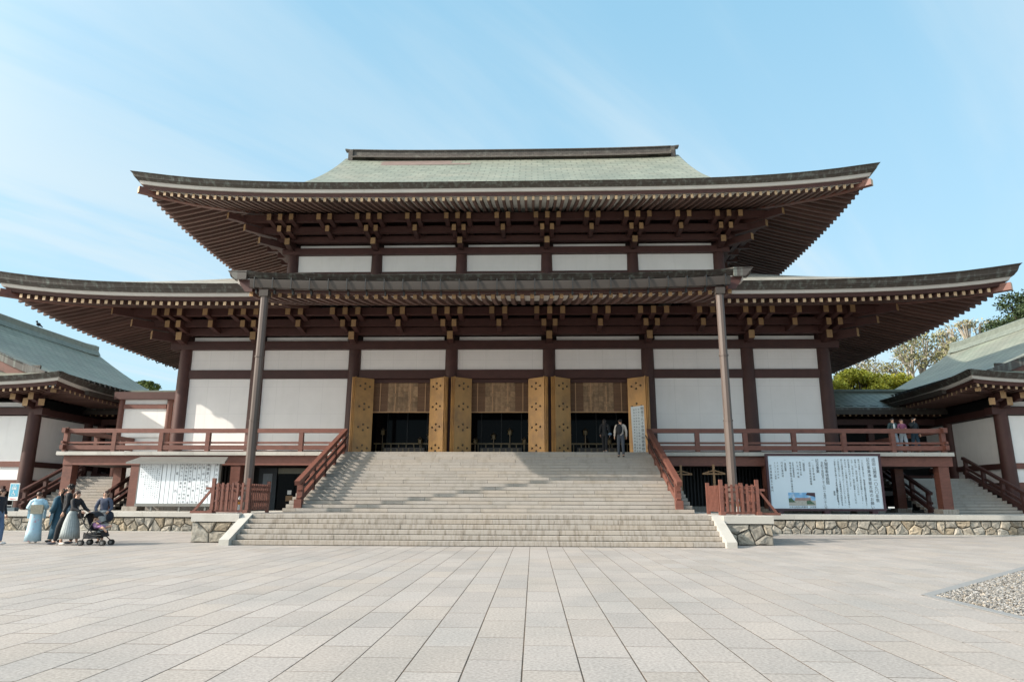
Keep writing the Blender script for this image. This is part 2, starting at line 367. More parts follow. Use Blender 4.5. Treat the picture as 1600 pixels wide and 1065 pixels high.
    def build(s, name, mats, parent=None, smooth=False, stuff=False, weld=True):
        me = s.mesh(name, mats, smooth)
        bm = bmesh.new(); bm.from_mesh(me)
        if smooth: bmesh.ops.remove_doubles(bm, verts=bm.verts, dist=1e-5)
        bmesh.ops.recalc_face_normals(bm, faces=bm.faces)
        bm.to_mesh(me); bm.free()
        if smooth:
            try: me.set_sharp_from_angle(angle=R(40))
            except Exception: pass
        o = bpy.data.objects.new(name, me)
        COL.objects.link(o)
        if parent is not None:
            o.parent = parent; o.location = -wloc(parent)
        if stuff: o['kind'] = 'stuff'
        return o
def tag(o, label=None, cat=None, group=None, kind=None):
    if label: o['label'] = label
    if cat: o['category'] = cat
    if group: o['group'] = group
    if kind: o['kind'] = kind
    return o
def thing(name, loc, label, cat, group=None, rz=0):
    o = bpy.data.objects.new(name, None); COL.objects.link(o)
    o.empty_display_size = 0.3
    o.location = loc; o.rotation_euler = (0, 0, rz)
    return tag(o, label, cat, group)
def inst(me, name, parent, loc, rot=(0, 0, 0), scale=(1, 1, 1)):
    """object sharing a mesh; loc in world coordinates"""
    o = bpy.data.objects.new(name, me); COL.objects.link(o)
    if parent is not None:
        o.parent = parent
        o.location = Vector(loc) - wloc(parent)
    else:
        o.location = loc
    o.rotation_euler = rot; o.scale = scale
    return o
def copy_thing(root, loc, rz=None, label=None, sx=None):
    r = root.copy(); COL.objects.link(r); r.location = loc
    if rz is not None: r.rotation_euler = (0, 0, rz)
    if sx is not None: r.scale = (sx, 1, 1)
    if label: r['label'] = label
    def rec(src, dst):
        for ch in list(src.children):
            c = ch.copy(); COL.objects.link(c); c.parent = dst
            rec(ch, c)
    rec(root, r)
    return r
def clip_poly(poly, nx, ny, c):
    """keep points with nx*x+ny*y <= c"""
    out = []
    n = len(poly)
    for i in range(n):
        a = poly[i]; b = poly[(i + 1) % n]
        da = nx * a[0] + ny * a[1] - c; db = nx * b[0] + ny * b[1] - c
        if da <= 0: out.append(a)
        if (da < 0 < db) or (db < 0 < da):
            t = da / (da - db)
            out.append((a[0] + (b[0] - a[0]) * t, a[1] + (b[1] - a[1]) * t))
    return out

XC = -1.73                     # axis of the hall
ZP = 0.90                      # platform
ZB = 3.56                      # balcony floor
YB = 32.3                      # balcony front edge

# ------------------------------------------------------------------ ground
gr = MB().box(-600, 600, -300, 900, -1.0, -0.03).build('ground', M['ground']); tag(gr, kind='structure')
def in_bed_clip(poly):
    """returns poly minus the gravel bed + kerb as list of pieces (bed = x>5.8, y-x<4.95+.. )"""
    # bed outer boundary: x > 5.80 and y < x + 5.20, y>-5
    pieces = []
    a = clip_poly(poly, 1, 0, 5.80)            # left of the kerb
    if len(a) > 2: pieces.append(a)
    b = clip_poly(poly, -1, 0, -5.80)
    if len(b) > 2:
        b = clip_poly(b, 1, -1, -5.22)         # x - y <= -5.22  -> y >= x+5.22
        if len(b) > 2: pieces.append(b)
    return pieces
plaza = tag(MB().box(-45, 45, -8, 31, -0.028, -0.0022).build('plaza_pavement', M['joint']), kind='structure')
SW, SL = 0.484, 1.0
cands = []
X0 = -0.10 + 0.006
rs = random.Random(3)
for i in range(-92, 94):
    xa = X0 + i * SW
    off = rs.random() * 1.0 if True else 0
    off = (0.5 if i % 2 else 0.0) + rs.uniform(-.08, .08)
    for j in range(-6, 32):
        ya = j * SL + off
        if ya > 29.6: continue
        g_ = 0.0065
        poly = [(xa + g_, ya + .014), (xa + SW - g_, ya + .014), (xa + SW - g_, min(ya + SL, 29.66) - .003), (xa + g_, min(ya + SL, 29.66) - .003)]
        # leave out what the plinth and stair cover
        cx_, cy_ = xa + SW / 2, ya + SL / 2
        if XC - 7.4 < cx_ < XC + 7.4 and cy_ > 22.6: continue
        for p in in_bed_clip(poly):
            cands.append((p, cx_, cy_))
def seen_area(p, cx_, cy_):
    d = Vector((cx_, cy_, -1.36)); w = d.dot(_F)
    if w < .5: return 0
    u = 800 + 1067 * d.dot(_R2) / w; v = 532.5 - 1067 * d.dot(_U2) / w
    if u < -40 or u > 1640 or v > 1110: return 0
    return 1.0 / w ** 3
scored = sorted(range(len(cands)), key=lambda k: -seen_area(*cands[k]))
near = set(scored[:298])
rest = MB()
for k, (p, cx_, cy_) in enumerate(cands):
    h = rs.uniform(-.0010, .0010)
    n = len(p)
    cxm = sum(q[0] for q in p) / n; cym = sum(q[1] for q in p) / n
    mb = MB() if k in near else rest
    if k in near:
        # slightly chamfered edge
        inn = [(q[0] + math.copysign(min(.004, abs(cxm - q[0])), cxm - q[0]), q[1] + math.copysign(min(.004, abs(cym - q[1])), cym - q[1])) for q in p]
        vs = [(x, y, -.012) for x, y in p] + [(x, y, h - .0004) for x, y in p] + [(x, y, h) for x, y in inn]
        fs = [tuple(range(2 * n, 3 * n))]
        for i in range(n):
            j = (i + 1) % n
            fs.append((i, j, n + j, n + i)); fs.append((n + i, n + j, 2 * n + j, 2 * n + i))
        mb.add(vs, fs)
        mb.build('paving_slab', M['paving'], plaza)
    else:
        vs = [(x, y, -.012) for x, y in p] + [(x, y, h) for x, y in p]
        fs = [tuple(range(n, 2 * n))] + [(i, (i + 1) % n, n + (i + 1) % n, n + i) for i in range(n)]
        mb.add(vs, fs)
rest.build('paving_slabs', M['paving'], plaza, stuff=True)
# gravel bed with kerb
bed = thing('gravel_bed', (8.5, 9, 0), 'grey pebble bed with a flush stone kerb at the right edge of the plaza', 'gravel bed')
MB().box(5.82, 5.98, -5, 10.95, -.02, .004).build('kerb_stone', M['kerb'], bed)
kb = MB()
kb.add([(5.82, 11.04, -.02), (5.98, 10.96, -.02), (14.98, 19.96, -.02), (14.82, 20.04, -.02), (5.82, 11.04, .003), (5.98, 10.96, .003), (14.98, 19.96, .003), (14.82, 20.04, .003)],
       [(4, 5, 6, 7), (0, 1, 5, 4), (1, 2, 6, 5), (2, 3, 7, 6), (3, 0, 4, 7)])
kb.build('kerb_stone', M['kerb'], bed)
MB().add([(5.98, -5, -.011), (30, -5, -.011), (30, 19.9, -.011), (14.9, 19.9, -.011), (5.98, 10.96, -.011)], [(0, 1, 2, 3, 4)]).build('bed_floor', M['bed_floor'], bed)
rg = np.random.RandomState(5)
pts = []
tries = rg.uniform((5.98, 5.5), (13.5, 15.6), (60000, 2))
ico = [(0, 0, 1), (.9, 0, .25), (.3, .85, .3), (-.7, .55, .2), (-.75, -.5, .3), (.25, -.9, .25), (.75, .5, -.4), (-.2, .9, -.5), (-.9, 0, -.4), (-.2, -.85, -.5), (.7, -.55, -.4)]
icf = [(0, 1, 2), (0, 2, 3), (0, 3, 4), (0, 4, 5), (0, 5, 1), (1, 6, 2), (2, 6, 7), (2, 7, 3), (3, 7, 8), (3, 8, 4), (4, 8, 9), (4, 9, 5), (5, 9, 10), (5, 10, 1), (1, 10, 6)]
ok = (tries[:, 1] < tries[:, 0] + 4.93) & (tries[:, 0] * 0.0 + tries[:, 0] < tries[:, 1] * 0.78 + 1.2)
tries = tries[ok][:26000]
N = len(tries)
sc = rg.uniform(.012, .028, (N, 1, 1)) * rg.uniform(.65, 1.25, (N, 1, 3)); sc[:, :, 2] *= .7
ang = rg.uniform(0, 2 * PI, N)
base = np.array(ico)[None] * (1 + rg.uniform(-.18, .18, (N, 11, 1)))
v_ = base * sc
c_, s_ = np.cos(ang)[:, None], np.sin(ang)[:, None]
vx = v_[:, :, 0] * c_ - v_[:, :, 1] * s_ + tries[:, 0:1]
vy = v_[:, :, 0] * s_ + v_[:, :, 1] * c_ + tries[:, 1:2]
vz = v_[:, :, 2] + rg.uniform(-.008, .012, (N, 1))
V = np.stack([vx, vy, vz], -1).reshape(-1, 3)
Fc = (np.array(icf)[None] + (np.arange(N) * 11)[:, None, None]).reshape(-1, 3)
me = bpy.data.meshes.new('pebbles'); me.from_pydata(V.tolist(), [], Fc.tolist()); me.materials.append(M['gravel'])
po = bpy.data.objects.new('pebbles', me); COL.objects.link(po); po.parent = bed; po.location = -wloc(bed); po['kind'] = 'stuff'

# ------------------------------------------------------------------ platform with stone walls
def voronoi_stones(wall, x0, x1, z0, z1, fn, seed, cell=0.42, name='stone'):
    """irregular field stones as separate pieces; fn maps (s, z, out) to world"""
    r = random.Random(seed)
    ptsv = []
    nx = max(1, int((x1 - x0) / cell)); nz = max(1, round((z1 - z0) / (cell * .72)))
    for i in range(nx):
        for j in range(nz):
            ptsv.append((x0 + (i + .5 + (0.5 if j % 2 else 0) + r.uniform(-.34, .34)) * (x1 - x0) / nx, z0 + (j + .5 + r.uniform(-.3, .3)) * (z1 - z0) / nz))
    for a, (px, pz) in enumerate(ptsv):
        poly = [(x0, z0), (x1, z0), (x1, z1), (x0, z1)]
        for b, (qx, qz) in enumerate(ptsv):
            if a == b: continue
            dx_, dz_ = qx - px, qz - pz
            if dx_ * dx_ + dz_ * dz_ > (cell * 3) ** 2: continue
            c = (qx * qx + qz * qz - px * px - pz * pz) / 2
            poly = clip_poly(poly, dx_, dz_, c)
            if len(poly) < 3: break
        if len(poly) < 3: continue
        # inset and bulge
        cx_ = sum(p[0] for p in poly) / len(poly); cz_ = sum(p[1] for p in poly) / len(poly)
        n0 = len(poly)
        # split long edges so that the outline can wobble
        pp = []
        for i in range(n0):
            p, q = poly[i], poly[(i + 1) % n0]
            pp.append(p)
            if math.hypot(q[0] - p[0], q[1] - p[1]) > .16:
                pp.append(((p[0] + q[0]) / 2, (p[1] + q[1]) / 2))
        def ring(k, inset, out, jit):
            rr = []
            for p in pp:
                dx_, dz_ = p[0] - cx_, p[1] - cz_
                L = math.hypot(dx_, dz_) + 1e-6
                kk = max(0.05, (L * k - inset) / L)
                rr.append((cx_ + dx_ * kk + r.uniform(-jit, jit), cz_ + dz_ * kk + r.uniform(-jit, jit), out + r.uniform(-jit, jit) * 1.6))
            return rr
        depth = r.uniform(.05, .10)
        tilt = (r.uniform(-.12, .12), r.uniform(-.12, .12))
        rings = [ring(1, .014, -.05, 0), ring(1, .016, depth * .35, .004), ring(1, .045, depth * .85, .008), ring(.5, 0, depth, .014)]
        n = len(pp)
        vs = []
        for rg_ in rings:
            for (s_1, z_1, o_1) in rg_:
                if o_1 > .06: o_1 += (s_1 - cx_) * tilt[0] + (z_1 - cz_) * tilt[1]
                vs.append(fn(s_1, z_1, o_1))
        fs = [tuple(range(3 * n, 4 * n))]
        for k in range(3):
            for i in range(n):
                j = (i + 1) % n
                fs.append((k * n + i, k * n + j, (k + 1) * n + j, (k + 1) * n + i))
        MB().add(vs, fs).build(name, M['rock'], wall)
YW = 29.7
ZW = 0.82
plat = thing('stone_platform', (XC, 28, 0), 'low platform edged with rough fitted stones and pale granite coping under the hall', 'platform')
body = MB()
body.box(-45, XC - 9.25, YW + .08, 60, -.02, ZW - .2)
body.box(XC + 9.25, 45, YW + .08, 60, -.02, ZW - .2)
body.box(XC - 9.22, XC + 9.22, 22.85 + .3, 60, -.02, ZP - .23)
body.box(XC - 9.22, XC - 7.76, 22.62, 23.15, -.02, ZP - .23)
body.box(XC + 7.76, XC + 9.22, 22.62, 23.15, -.02, ZP - .23)
body.build('core', M['rock_joint'], plat)
MB().box(-45, XC - 9.31, YW + .42, 60, ZW - .19, ZW - .004).box(XC + 9.31, 45, YW + .42, 60, ZW - .19, ZW - .004).build('floor', M['granite_light'], plat)
MB().box(XC - 9.0, XC + 9.0, 23.2, 60, ZP - .2, ZP - .004).build('floor', M['granite_light'], plat)
voronoi_stones(plat, -31, XC - 9.3, 0.0, ZW - .23, lambda s, z, o: (s, YW + .06 - o, z), 11, .44)
voronoi_stones(plat, XC + 9.3, 27, 0.0, ZW - .23, lambda s, z, o: (s, YW + .06 - o, z), 23, .44)
voronoi_stones(plat, XC - 9.3, XC - 7.76, 0.0, ZP - .25, lambda s, z, o: (s, 22.6 - o, z), 5, .46)
voronoi_stones(plat, XC + 7.76, XC + 9.3, 0.0, ZP - .25, lambda s, z, o: (s, 22.6 - o, z), 9, .50)
voronoi_stones(plat, 22.6, YW, 0.0, ZP - .25, lambda s, z, o: (XC - 9.25 - o, s, z), 6, .55)
voronoi_stones(plat, 22.6, YW, 0.0, ZP - .25, lambda s, z, o: (XC + 9.25 + o, s, z), 8, .55)
def coping_row(x0, x1, y0, y1, z0, z1, step, name='coping_stone', m='granite_light', parent=plat, first=None):
    x = x0
    k = 0
    while x < x1 - .01:
        xe = min(x + (first if (first and k == 0) else step), x1)
        if x1 - xe < .12: xe = x1
        MB().bbox(x + .003, xe - .003, y0, y1, z0, z1, .008).build(name, M[m], parent)
        x = xe; k += 1
coping_row(-31, XC - 9.31, YW - .05, YW + .42, ZW - .2, ZW, 1.1)
coping_row(XC + 9.31, 27, YW - .05, YW + .42, ZW - .2, ZW, 1.1)
coping_row(XC - 9.33, XC - 7.76, 22.5, 23.2, ZP - .24, ZP, 1.6)
coping_row(XC + 7.76, XC + 9.33, 22.5, 23.2, ZP - .24, ZP, 1.6)
for s in (-1, 1):
    y = 23.2
    while y < YW:
        MB().box(XC + s * 9.33 if s < 0 else XC + s * 9.0, XC + s * 9.0 if s < 0 else XC + s * 9.33, y + .003, min(y + 1.3, YW + .4), ZP - .24, ZP).build('coping_stone', M['granite_light'], plat)
        y += 1.3
MB().box(-31, XC - 9.4, YW - .22, YW - .07, -.01, .035).box(XC + 9.4, 27, YW - .22, YW - .07, -.01, .035).build('base_kerb', M['granite_light'], plat)

# ------------------------------------------------------------------ stairs
stair = thing('main_staircase', (XC, 21.4, 0), 'wide pale granite staircase of two flights rising to the golden doors', 'staircase')
rst = random.Random(21)
def step_blocks(x0, x1, y0, y1, z0, z1, blk, phase, m, cham=.008):
    x = x0
    nxt = x0 + phase
    while x < x1 - .001:
        xe = min(nxt, x1)
        if x1 - xe < .25: xe = x1
        dz = rst.uniform(-.002, .002); dyy = rst.uniform(-.004, .004)
        MB().bbox(x + .004, xe - .004, y0 + dyy, y1, z0 + .001, z1 + dz, cham, slot=.022).build('step_block', M[m], stair)
        x = xe; nxt = xe + blk + rst.uniform(-.04, .04)
for n in range(6):
    y0 = 21.4 + .28 * n
    step_blocks(XC - 7.45, XC + 7.45, y0, y0 + (.33 if n < 5 else .55), .15 * n, .15 * (n + 1), 2.0, 1.0 if n % 2 else 1.95, 'granite_worn')
# landing between the flights
for i in range(8):
    a = XC - 7.72 + i * 1.93
    MB().box(a + .003, a + 1.927, 23.36, 26.3, ZP - .15, ZP + .001).build('landing_slab', M['granite'], stair)
NR = 19
rz_ = (ZB - ZP) / NR
TR = (YB - 26.2) / (NR - 1)
for n in range(NR):
    y0 = 26.2 + TR * n
    step_blocks(XC - 7.7, XC + 7.7, y0, y0 + TR + .05, ZP + rz_ * n, ZP + rz_ * (n + 1), 1.75, (.5, 1.4, .9, 1.7)[n % 4], 'granite')
# solid under the upper flight
sb = MB()
for n in range(NR - 1):
    y0 = 26.2 + TR * (n + 1)
    sb.box(XC - 7.66, XC + 7.66, y0 + .05, y0 + TR + .05, ZP - .1, ZP + rz_ * (n + 1) - .01)
sb.build('stair_core', M['granite'], stair)
# cheeks
for s in (-1, 1):
    xa, xb = (XC - 7.76, XC - 7.455) if s < 0 else (XC + 7.455, XC + 7.76)
    prof = [(21.18, 0.0), (21.18, .22), (22.95, ZP + .10 - .04), (23.16, ZP + .06 - .06), (23.16, 0)]
    prof = [(21.18, 0.0), (21.18, .17), (22.85, ZP + .015), (23.19, ZP + .015), (23.19, 0)]
    vs = [(xa, y, z) for y, z in prof] + [(xb, y, z) for y, z in prof]
    n = len(prof)
    fs = [tuple(range(n)), tuple(range(2 * n - 1, n - 1, -1))] + [(i, i + n, (i + 1) % n + n, (i + 1) % n) for i in range(n)]
    MB().add(vs, fs).build('cheek_stone', M['granite_light'], stair)
# stair railings (each moves as one)
def stair_rail(sx, label):
    x = XC + sx * 7.2
    slope = rz_ / TR
    def zf(y, h): return ZP + (y - 26.2) * slope + rz_ + h
    t = thing('stair_railing', (x, 26.5, ZP + .15), label, 'railing', 'railings of the main staircase')
    y0, y1 = 26.62, YB + .22
    def sl(h, w, hh, name, ya=y0, yb=y1, mm='rail'):
        return MB().beam((x, ya, zf(ya, h)), (x, yb, zf(yb, h)), w, hh).build(name, M[mm], t)
    sl(.93, .20, .17, 'top_rail', 26.18, YB + .2)
    sl(.52, .12, .11, 'middle_rail', 26.5)
    sl(.20, .16, .20, 'bottom_rail', 26.45)
    MB().box(x - .11, x + .11, 26.52, 26.74, ZP + rz_, zf(26.63, .86)).build('newel_post', M['rail'], t)
    MB().box(x - .14, x + .14, 26.36, 26.52, ZP + rz_, ZP + rz_ + .33).build('newel_foot', M['rail'], t)
    for k in range(1, 5):
        yy = 26.63 + k * 1.42
        MB().box(x - .08, x + .08, yy - .08, yy + .08, zf(yy, -.1), zf(yy, .86)).build('baluster', M['rail'], t)
    sl(.70, .035, .035, 'hand_bar', 26.55, y1, 'iron').location.x += -sx * .16
    for k in range(5):
        yy = 26.8 + k * 1.3
        MB().beam((x, yy, zf(yy, .66)), (x - sx * .16, yy, zf(yy, .69)), .03, .03).build('bar_bracket', M['iron'], t)
    return t
stair_rail(-1, 'red brown sloping railing on the left of the stone stairs')
stair_rail(1, 'red brown sloping railing on the right of the stone stairs')

# ------------------------------------------------------------------ eave geometry
def courses(d0, z0, d1, z1, n, back, ztop, dtop):
    """profile of a thick eave edge laid in n courses, each set back a little at its foot"""
    pr = []
    for k in range(n):
        a = k / n; b = (k + .8) / n; c = (k + 1) / n
        pr.append((d0 + (d1 - d0) * a, z0 + (z1 - z0) * a))
        pr.append((d0 + (d1 - d0) * b, z0 + (z1 - z0) * b))
        pr.append((d0 + (d1 - d0) * b + .035, z0 + (z1 - z0) * b))
        pr.append((d0 + (d1 - d0) * c + .035, z0 + (z1 - z0) * c))
    return pr + [(back, z1), (back, ztop), (dtop, z0 + .02)]
class Eave:
    def __init__(s, hx, y0, y1, A, L, p=4):
        s.hx, s.y0, s.y1, s.A, s.L, s.p = hx, y0, y1, A, L, p
        s.hy = (y1 - y0) / 2
    def lift(s, c, d=0):
        return (.13 * max(0.0, 1 - c / s.L) ** 2.2 if d < -.03 else 0.0) + s.A * max(0.0, 1 - c / s.L) ** s.p * max(0.0, 1 - max(d, 0) / 9.0)
    def front(s, x, d, z):          # x relative to axis, d from the eave edge inward
        c = s.hx - abs(x)
        return (XC + x, s.y0 + d, z + s.lift(max(c, 0), d))
    def side(s, sg, y, d, z):
        c = min(y - s.y0, s.y1 - y)
        return (XC + sg * (s.hx - d), y, z + s.lift(max(c, 0), d))
    def band(s, prof, name, mats, parent, stations=28, smooth=True, mi=None, sides='fblr'):
        """sweep a closed profile [(d,z)...] round the eave with mitred corners"""
        mb = MB(); n = len(prof)
        def strip(rows, flip):
            base = len(mb.v)
            for r_ in rows: mb.v.extend(r_)
            for i in range(len(rows) - 1):
                for j in range(n):
                    j2 = (j + 1) % n
                    q = (base + i * n + j, base + i * n + j2, base + (i + 1) * n + j2, base + (i + 1) * n + j)
                    mb.f.append(q if not flip else q[::-1]); mb.m.append(mi[j] if mi else 0)
        us = [-1 + 2 * i / stations for i in range(stations + 1)]
        us = [math.copysign(abs(u) ** .75, u) for u in us]
        if 'f' in sides: strip([[s.front(u * (s.hx - d), d, z) for d, z in prof] for u in us], False)
        if 'b' in sides: strip([[(lambda p: (p[0], s.y0 + s.y1 - p[1], p[2]))(s.front(u * (s.hx - d), d, z)) for d, z in prof] for u in us], True)
        ym = (s.y0 + s.y1) / 2
        for sg, key in ((-1, 'l'), (1, 'r')):
            if key in sides:
                strip([[s.side(sg, ym + u * (s.hy - d), d, z) for d, z in prof] for u in us], sg > 0)
        return mb.build(name, mats, parent, smooth=smooth)

hall = thing('temple_hall', (XC, 45, ZB), 'huge two-tiered temple hall with patina copper roofs, red-brown columns, white walls and golden doors', 'temple')

def roof_rafters(ev, rafter_parent, zt0, slope, curve, dlen, d0, spacing, w, h, nside_obj, stuff_name='rear_rafters', xr=None, skip=None, side_spacing=None, backto=None):
    """front rafters as parts; the first side ones too; the far ones joined"""
    def zc_(d): return zt0 + slope * (d - d0) + curve * (d - d0) ** 2
    K = 5
    def ruled(ptsf, w, h, ax):
        mb = MB()
        n = len(ptsf)
        for (x, y, z) in ptsf:
            if ax == 'x':
                mb.v += [(x - w / 2, y, z), (x + w / 2, y, z), (x + w / 2, y, z + h), (x - w / 2, y, z + h)]
            else:
                mb.v += [(x, y - w / 2, z), (x, y + w / 2, z), (x, y + w / 2, z + h), (x, y - w / 2, z + h)]
        for i in range(n - 1):
            a = i * 4; b = a + 4
            for j in range(4):
                j2 = (j + 1) % 4
                mb.f.append((a + j, a + j2, b + j2, b + j)); mb.m.append(0)
        mb.f.append((3, 2, 1, 0)); mb.m.append(1)
        return mb
    nf = int(round(2 * (ev.hx - .35) / spacing))
    xs = [-(ev.hx - .35) + 2 * (ev.hx - .35) * i / nf for i in range(nf + 1)]
    for x in xs:
        if skip and skip(x): continue
        c = ev.hx - abs(x)
        dl = min(dlen, c - .12)
        if dl < d0 + .25: continue
        P = [ev.front(x, d0 + (dl - d0) * k / K, zc_(d0 + (dl - d0) * k / K)) for k in range(K + 1)]
        ruled(P, w, h, 'x').build('rafter', [M['pale_timber'], M['gold']], rafter_parent)
    ss = side_spacing or spacing
    for sg in (-1, 1):
        cnt = 0
        far = MB()
        y = ev.y0 + .35
        while y < ev.y1 - .3:
            c = min(y - ev.y0, ev.y1 - y)
            dl = min(dlen, c - .12)
            if dl > d0 + .25:
                P = [ev.side(sg, y, d0 + (dl - d0) * k / K, zc_(d0 + (dl - d0) * k / K)) for k in range(K + 1)]
                mb = ruled(P, w, h, 'y')
                cnt += 1
                if cnt <= nside_obj:
                    mb.build('rafter', [M['pale_timber'], M['gold']], rafter_parent)
                else:
                    base = len(far.v); far.v += mb.v
                    far.f += [tuple(i + base for i in f) for f in mb.f]; far.m += mb.m
            y += ss
        far.build(stuff_name, [M['pale_timber'], M['gold']], rafter_parent, stuff=True)
    # soffit boards lie on the rafters
def soffit(ev, parent, zt0, slope, curve, dlen, d0, h, front_mat, side_mat, xlim=None):
    def zc_(d): return zt0 + slope * (d - d0) + curve * (d - d0) ** 2 + h - .004
    ds = [d0 - .05 + (dlen - d0 + .05) * k / 7 for k in range(8)]
    us = [math.copysign(abs(-1 + 2 * i / 32) ** .75, -1 + 2 * i / 32) for i in range(33)]
    mb = MB()
    rows = [[ev.front(u * (ev.hx - d), d, zc_(d)) for d in ds] for u in us]
    b = 0
    for r_ in rows: mb.v.extend(r_)
    for i in range(32):
        for j in range(7):
            mb.f.append((i * 8 + j, i * 8 + j + 1, (i + 1) * 8 + j + 1, (i + 1) * 8 + j)); mb.m.append(0)
    top = [(x, y, z + .05) for x, y, z in mb.v]
    n = len(mb.v); mb.v += top; mb.f += [tuple(i + n for i in f[::-1]) for f in mb.f[:]]; mb.m = [0] * len(mb.f)
    mb.build('soffit', front_mat, parent, smooth=True)
    mb = MB()
    ym = (ev.y0 + ev.y1) / 2
    for sg in (-1, 1):
        base = len(mb.v)
        for u in us:
            mb.v.extend([ev.side(sg, ym + u * (ev.hy - d), d, zc_(d)) for d in ds])
        for i in range(32):
            for j in range(7):
                mb.f.append((base + i * 8 + j, base + i * 8 + j + 1, base + (i + 1) * 8 + j + 1, base + (i + 1) * 8 + j)); mb.m.append(0)
    # back
    base = len(mb.v)
    for u in us:
        mb.v.extend([(lambda p: (p[0], ev.y0 + ev.y1 - p[1], p[2]))(ev.front(u * (ev.hx - d), d, zc_(d))) for d in ds])
    for i in range(32):
        for j in range(7):
            mb.f.append((base + i * 8 + j, base + i * 8 + j + 1, base + (i + 1) * 8 + j + 1, base + (i + 1) * 8 + j)); mb.m.append(0)
    mb.build('side_soffit', side_mat, parent, smooth=True)

# ---- lower roof
LEV = Eave(23.45, 29.7, 74.3, .62, 15.0)
lroof = MB()
def roof_surface(ev, P, dmax, parent, name, m, dg=None, nd_=14, xg=None):
    """skirt (all four sides) up to dmax"""
    us = [math.copysign(abs(-1 + 2 * i / 48) ** .8, -1 + 2 * i / 48) for i in range(49)]
    ds = [dmax * k / nd_ for k in range(nd_ + 1)]
    mb = MB(); n = nd_ + 1
    def add(rows):
        base = len(mb.v)
        for r_ in rows: mb.v.extend(r_)
        for i in range(len(rows) - 1):
            for j in range(nd_):
                mb.f.append((base + i * n + j, base + (i + 1) * n + j, base + (i + 1) * n + j + 1, base + i * n + j + 1)); mb.m.append(0)
    add([[ev.front(u * (ev.hx - d), d, P(d)) for d in ds] for u in us])
    add([[(lambda p: (p[0], ev.y0 + ev.y1 - p[1], p[2]))(ev.front(u * (ev.hx - d), d, P(d))) for d in ds] for u in us])
    ym = (ev.y0 + ev.y1) / 2
    for sg in (-1, 1):
        add([[ev.side(sg, ym + u * (ev.hy - d), d, P(d)) for d in ds] for u in us])
    return mb.build(name, m, parent, smooth=True)
ZL = 11.0
lower_roof = roof_surface(LEV, lambda d: ZL + .325 * d + .006 * d * d, 10.35, hall, 'lower_roof', M['copper_pale'])
LEV.band(courses(-.16, ZL, .12, ZL - .35, 5, .62, ZL + .1, .05), 'eave_edge', M['eave_copper'], lower_roof)
LEV.band([(.20, ZL - .34), (.26, ZL - .49), (.60, ZL - .49), (.60, ZL - .34)], 'fascia', M['fascia'], lower_roof)
LEV.band([(.36, ZL - .49), (.42, ZL - .665), (.60, ZL - .665), (.60, ZL - .49)], 'eave_board', M['timber'], lower_roof)
L_T0, L_SL, L_CU = ZL - .868, .195, .012
KW = 10.15      # half width of the porch
roof_rafters(LEV, lower_roof, L_T0, L_SL, L_CU, 6.4, .45, .375, .14, .19, 19, skip=lambda x: abs(x) < KW - .55, side_spacing=.44)
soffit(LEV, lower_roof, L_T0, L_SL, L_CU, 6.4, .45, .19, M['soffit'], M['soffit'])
# ---- upper roof
UEV = Eave(19.8, 33.35, 70.65, .72, 18.0)
ZU = 17.765
PU = lambda d: ZU + .38 * d + .0122 * d * d
XG = 13.3
DG = UEV.hx - XG
upper_roof = roof_surface(UEV, PU, DG, hall, 'upper_roof', M['copper'])
UEV.band(courses(-.16, ZU, .12, ZU - .225, 5, .62, ZU + .1, .05), 'eave_edge', M['eave_copper'], upper_roof)
UEV.band([(.20, ZU - .215), (.26, ZU - .385), (.60, ZU - .385), (.60, ZU - .215)], 'fascia', M['fascia'], upper_roof)
UEV.band([(.36, ZU - .385), (.42, ZU - .58), (.60, ZU - .58), (.60, ZU - .385)], 'eave_board', M['timber'], upper_roof)
# gabled upper part with an up-swept verge
gm = MB()
dr = (UEV.y1 - UEV.y0) / 2
nds = 22
xs_ = [-XG - .55, -XG - .2] + [(-XG + 2 * XG * i / 20) for i in range(21)] + [XG + .2, XG + .55]
for mir in (0, 1):
    base = len(gm.v)
    for x in xs_:
        for k in range(nds + 1):
            d = DG - .2 + (dr - DG + .2) * k / nds
            y = UEV.y0 + d
            lift = .12 * (abs(x) / XG) ** 6
            z = PU(d) + .02 + lift
            gm.v.append((XC + x, y if not mir else UEV.y0 + UEV.y1 - y, z))
    n = nds + 1
    for i in range(len(xs_) - 1):
        for j in range(nds):
            gm.f.append((base + i * n + j, base + (i + 1) * n + j, base + (i + 1) * n + j + 1, base + i * n + j + 1)); gm.m.append(0)
gable = gm.build('gabled_roof', M['copper'], upper_roof, smooth=True)
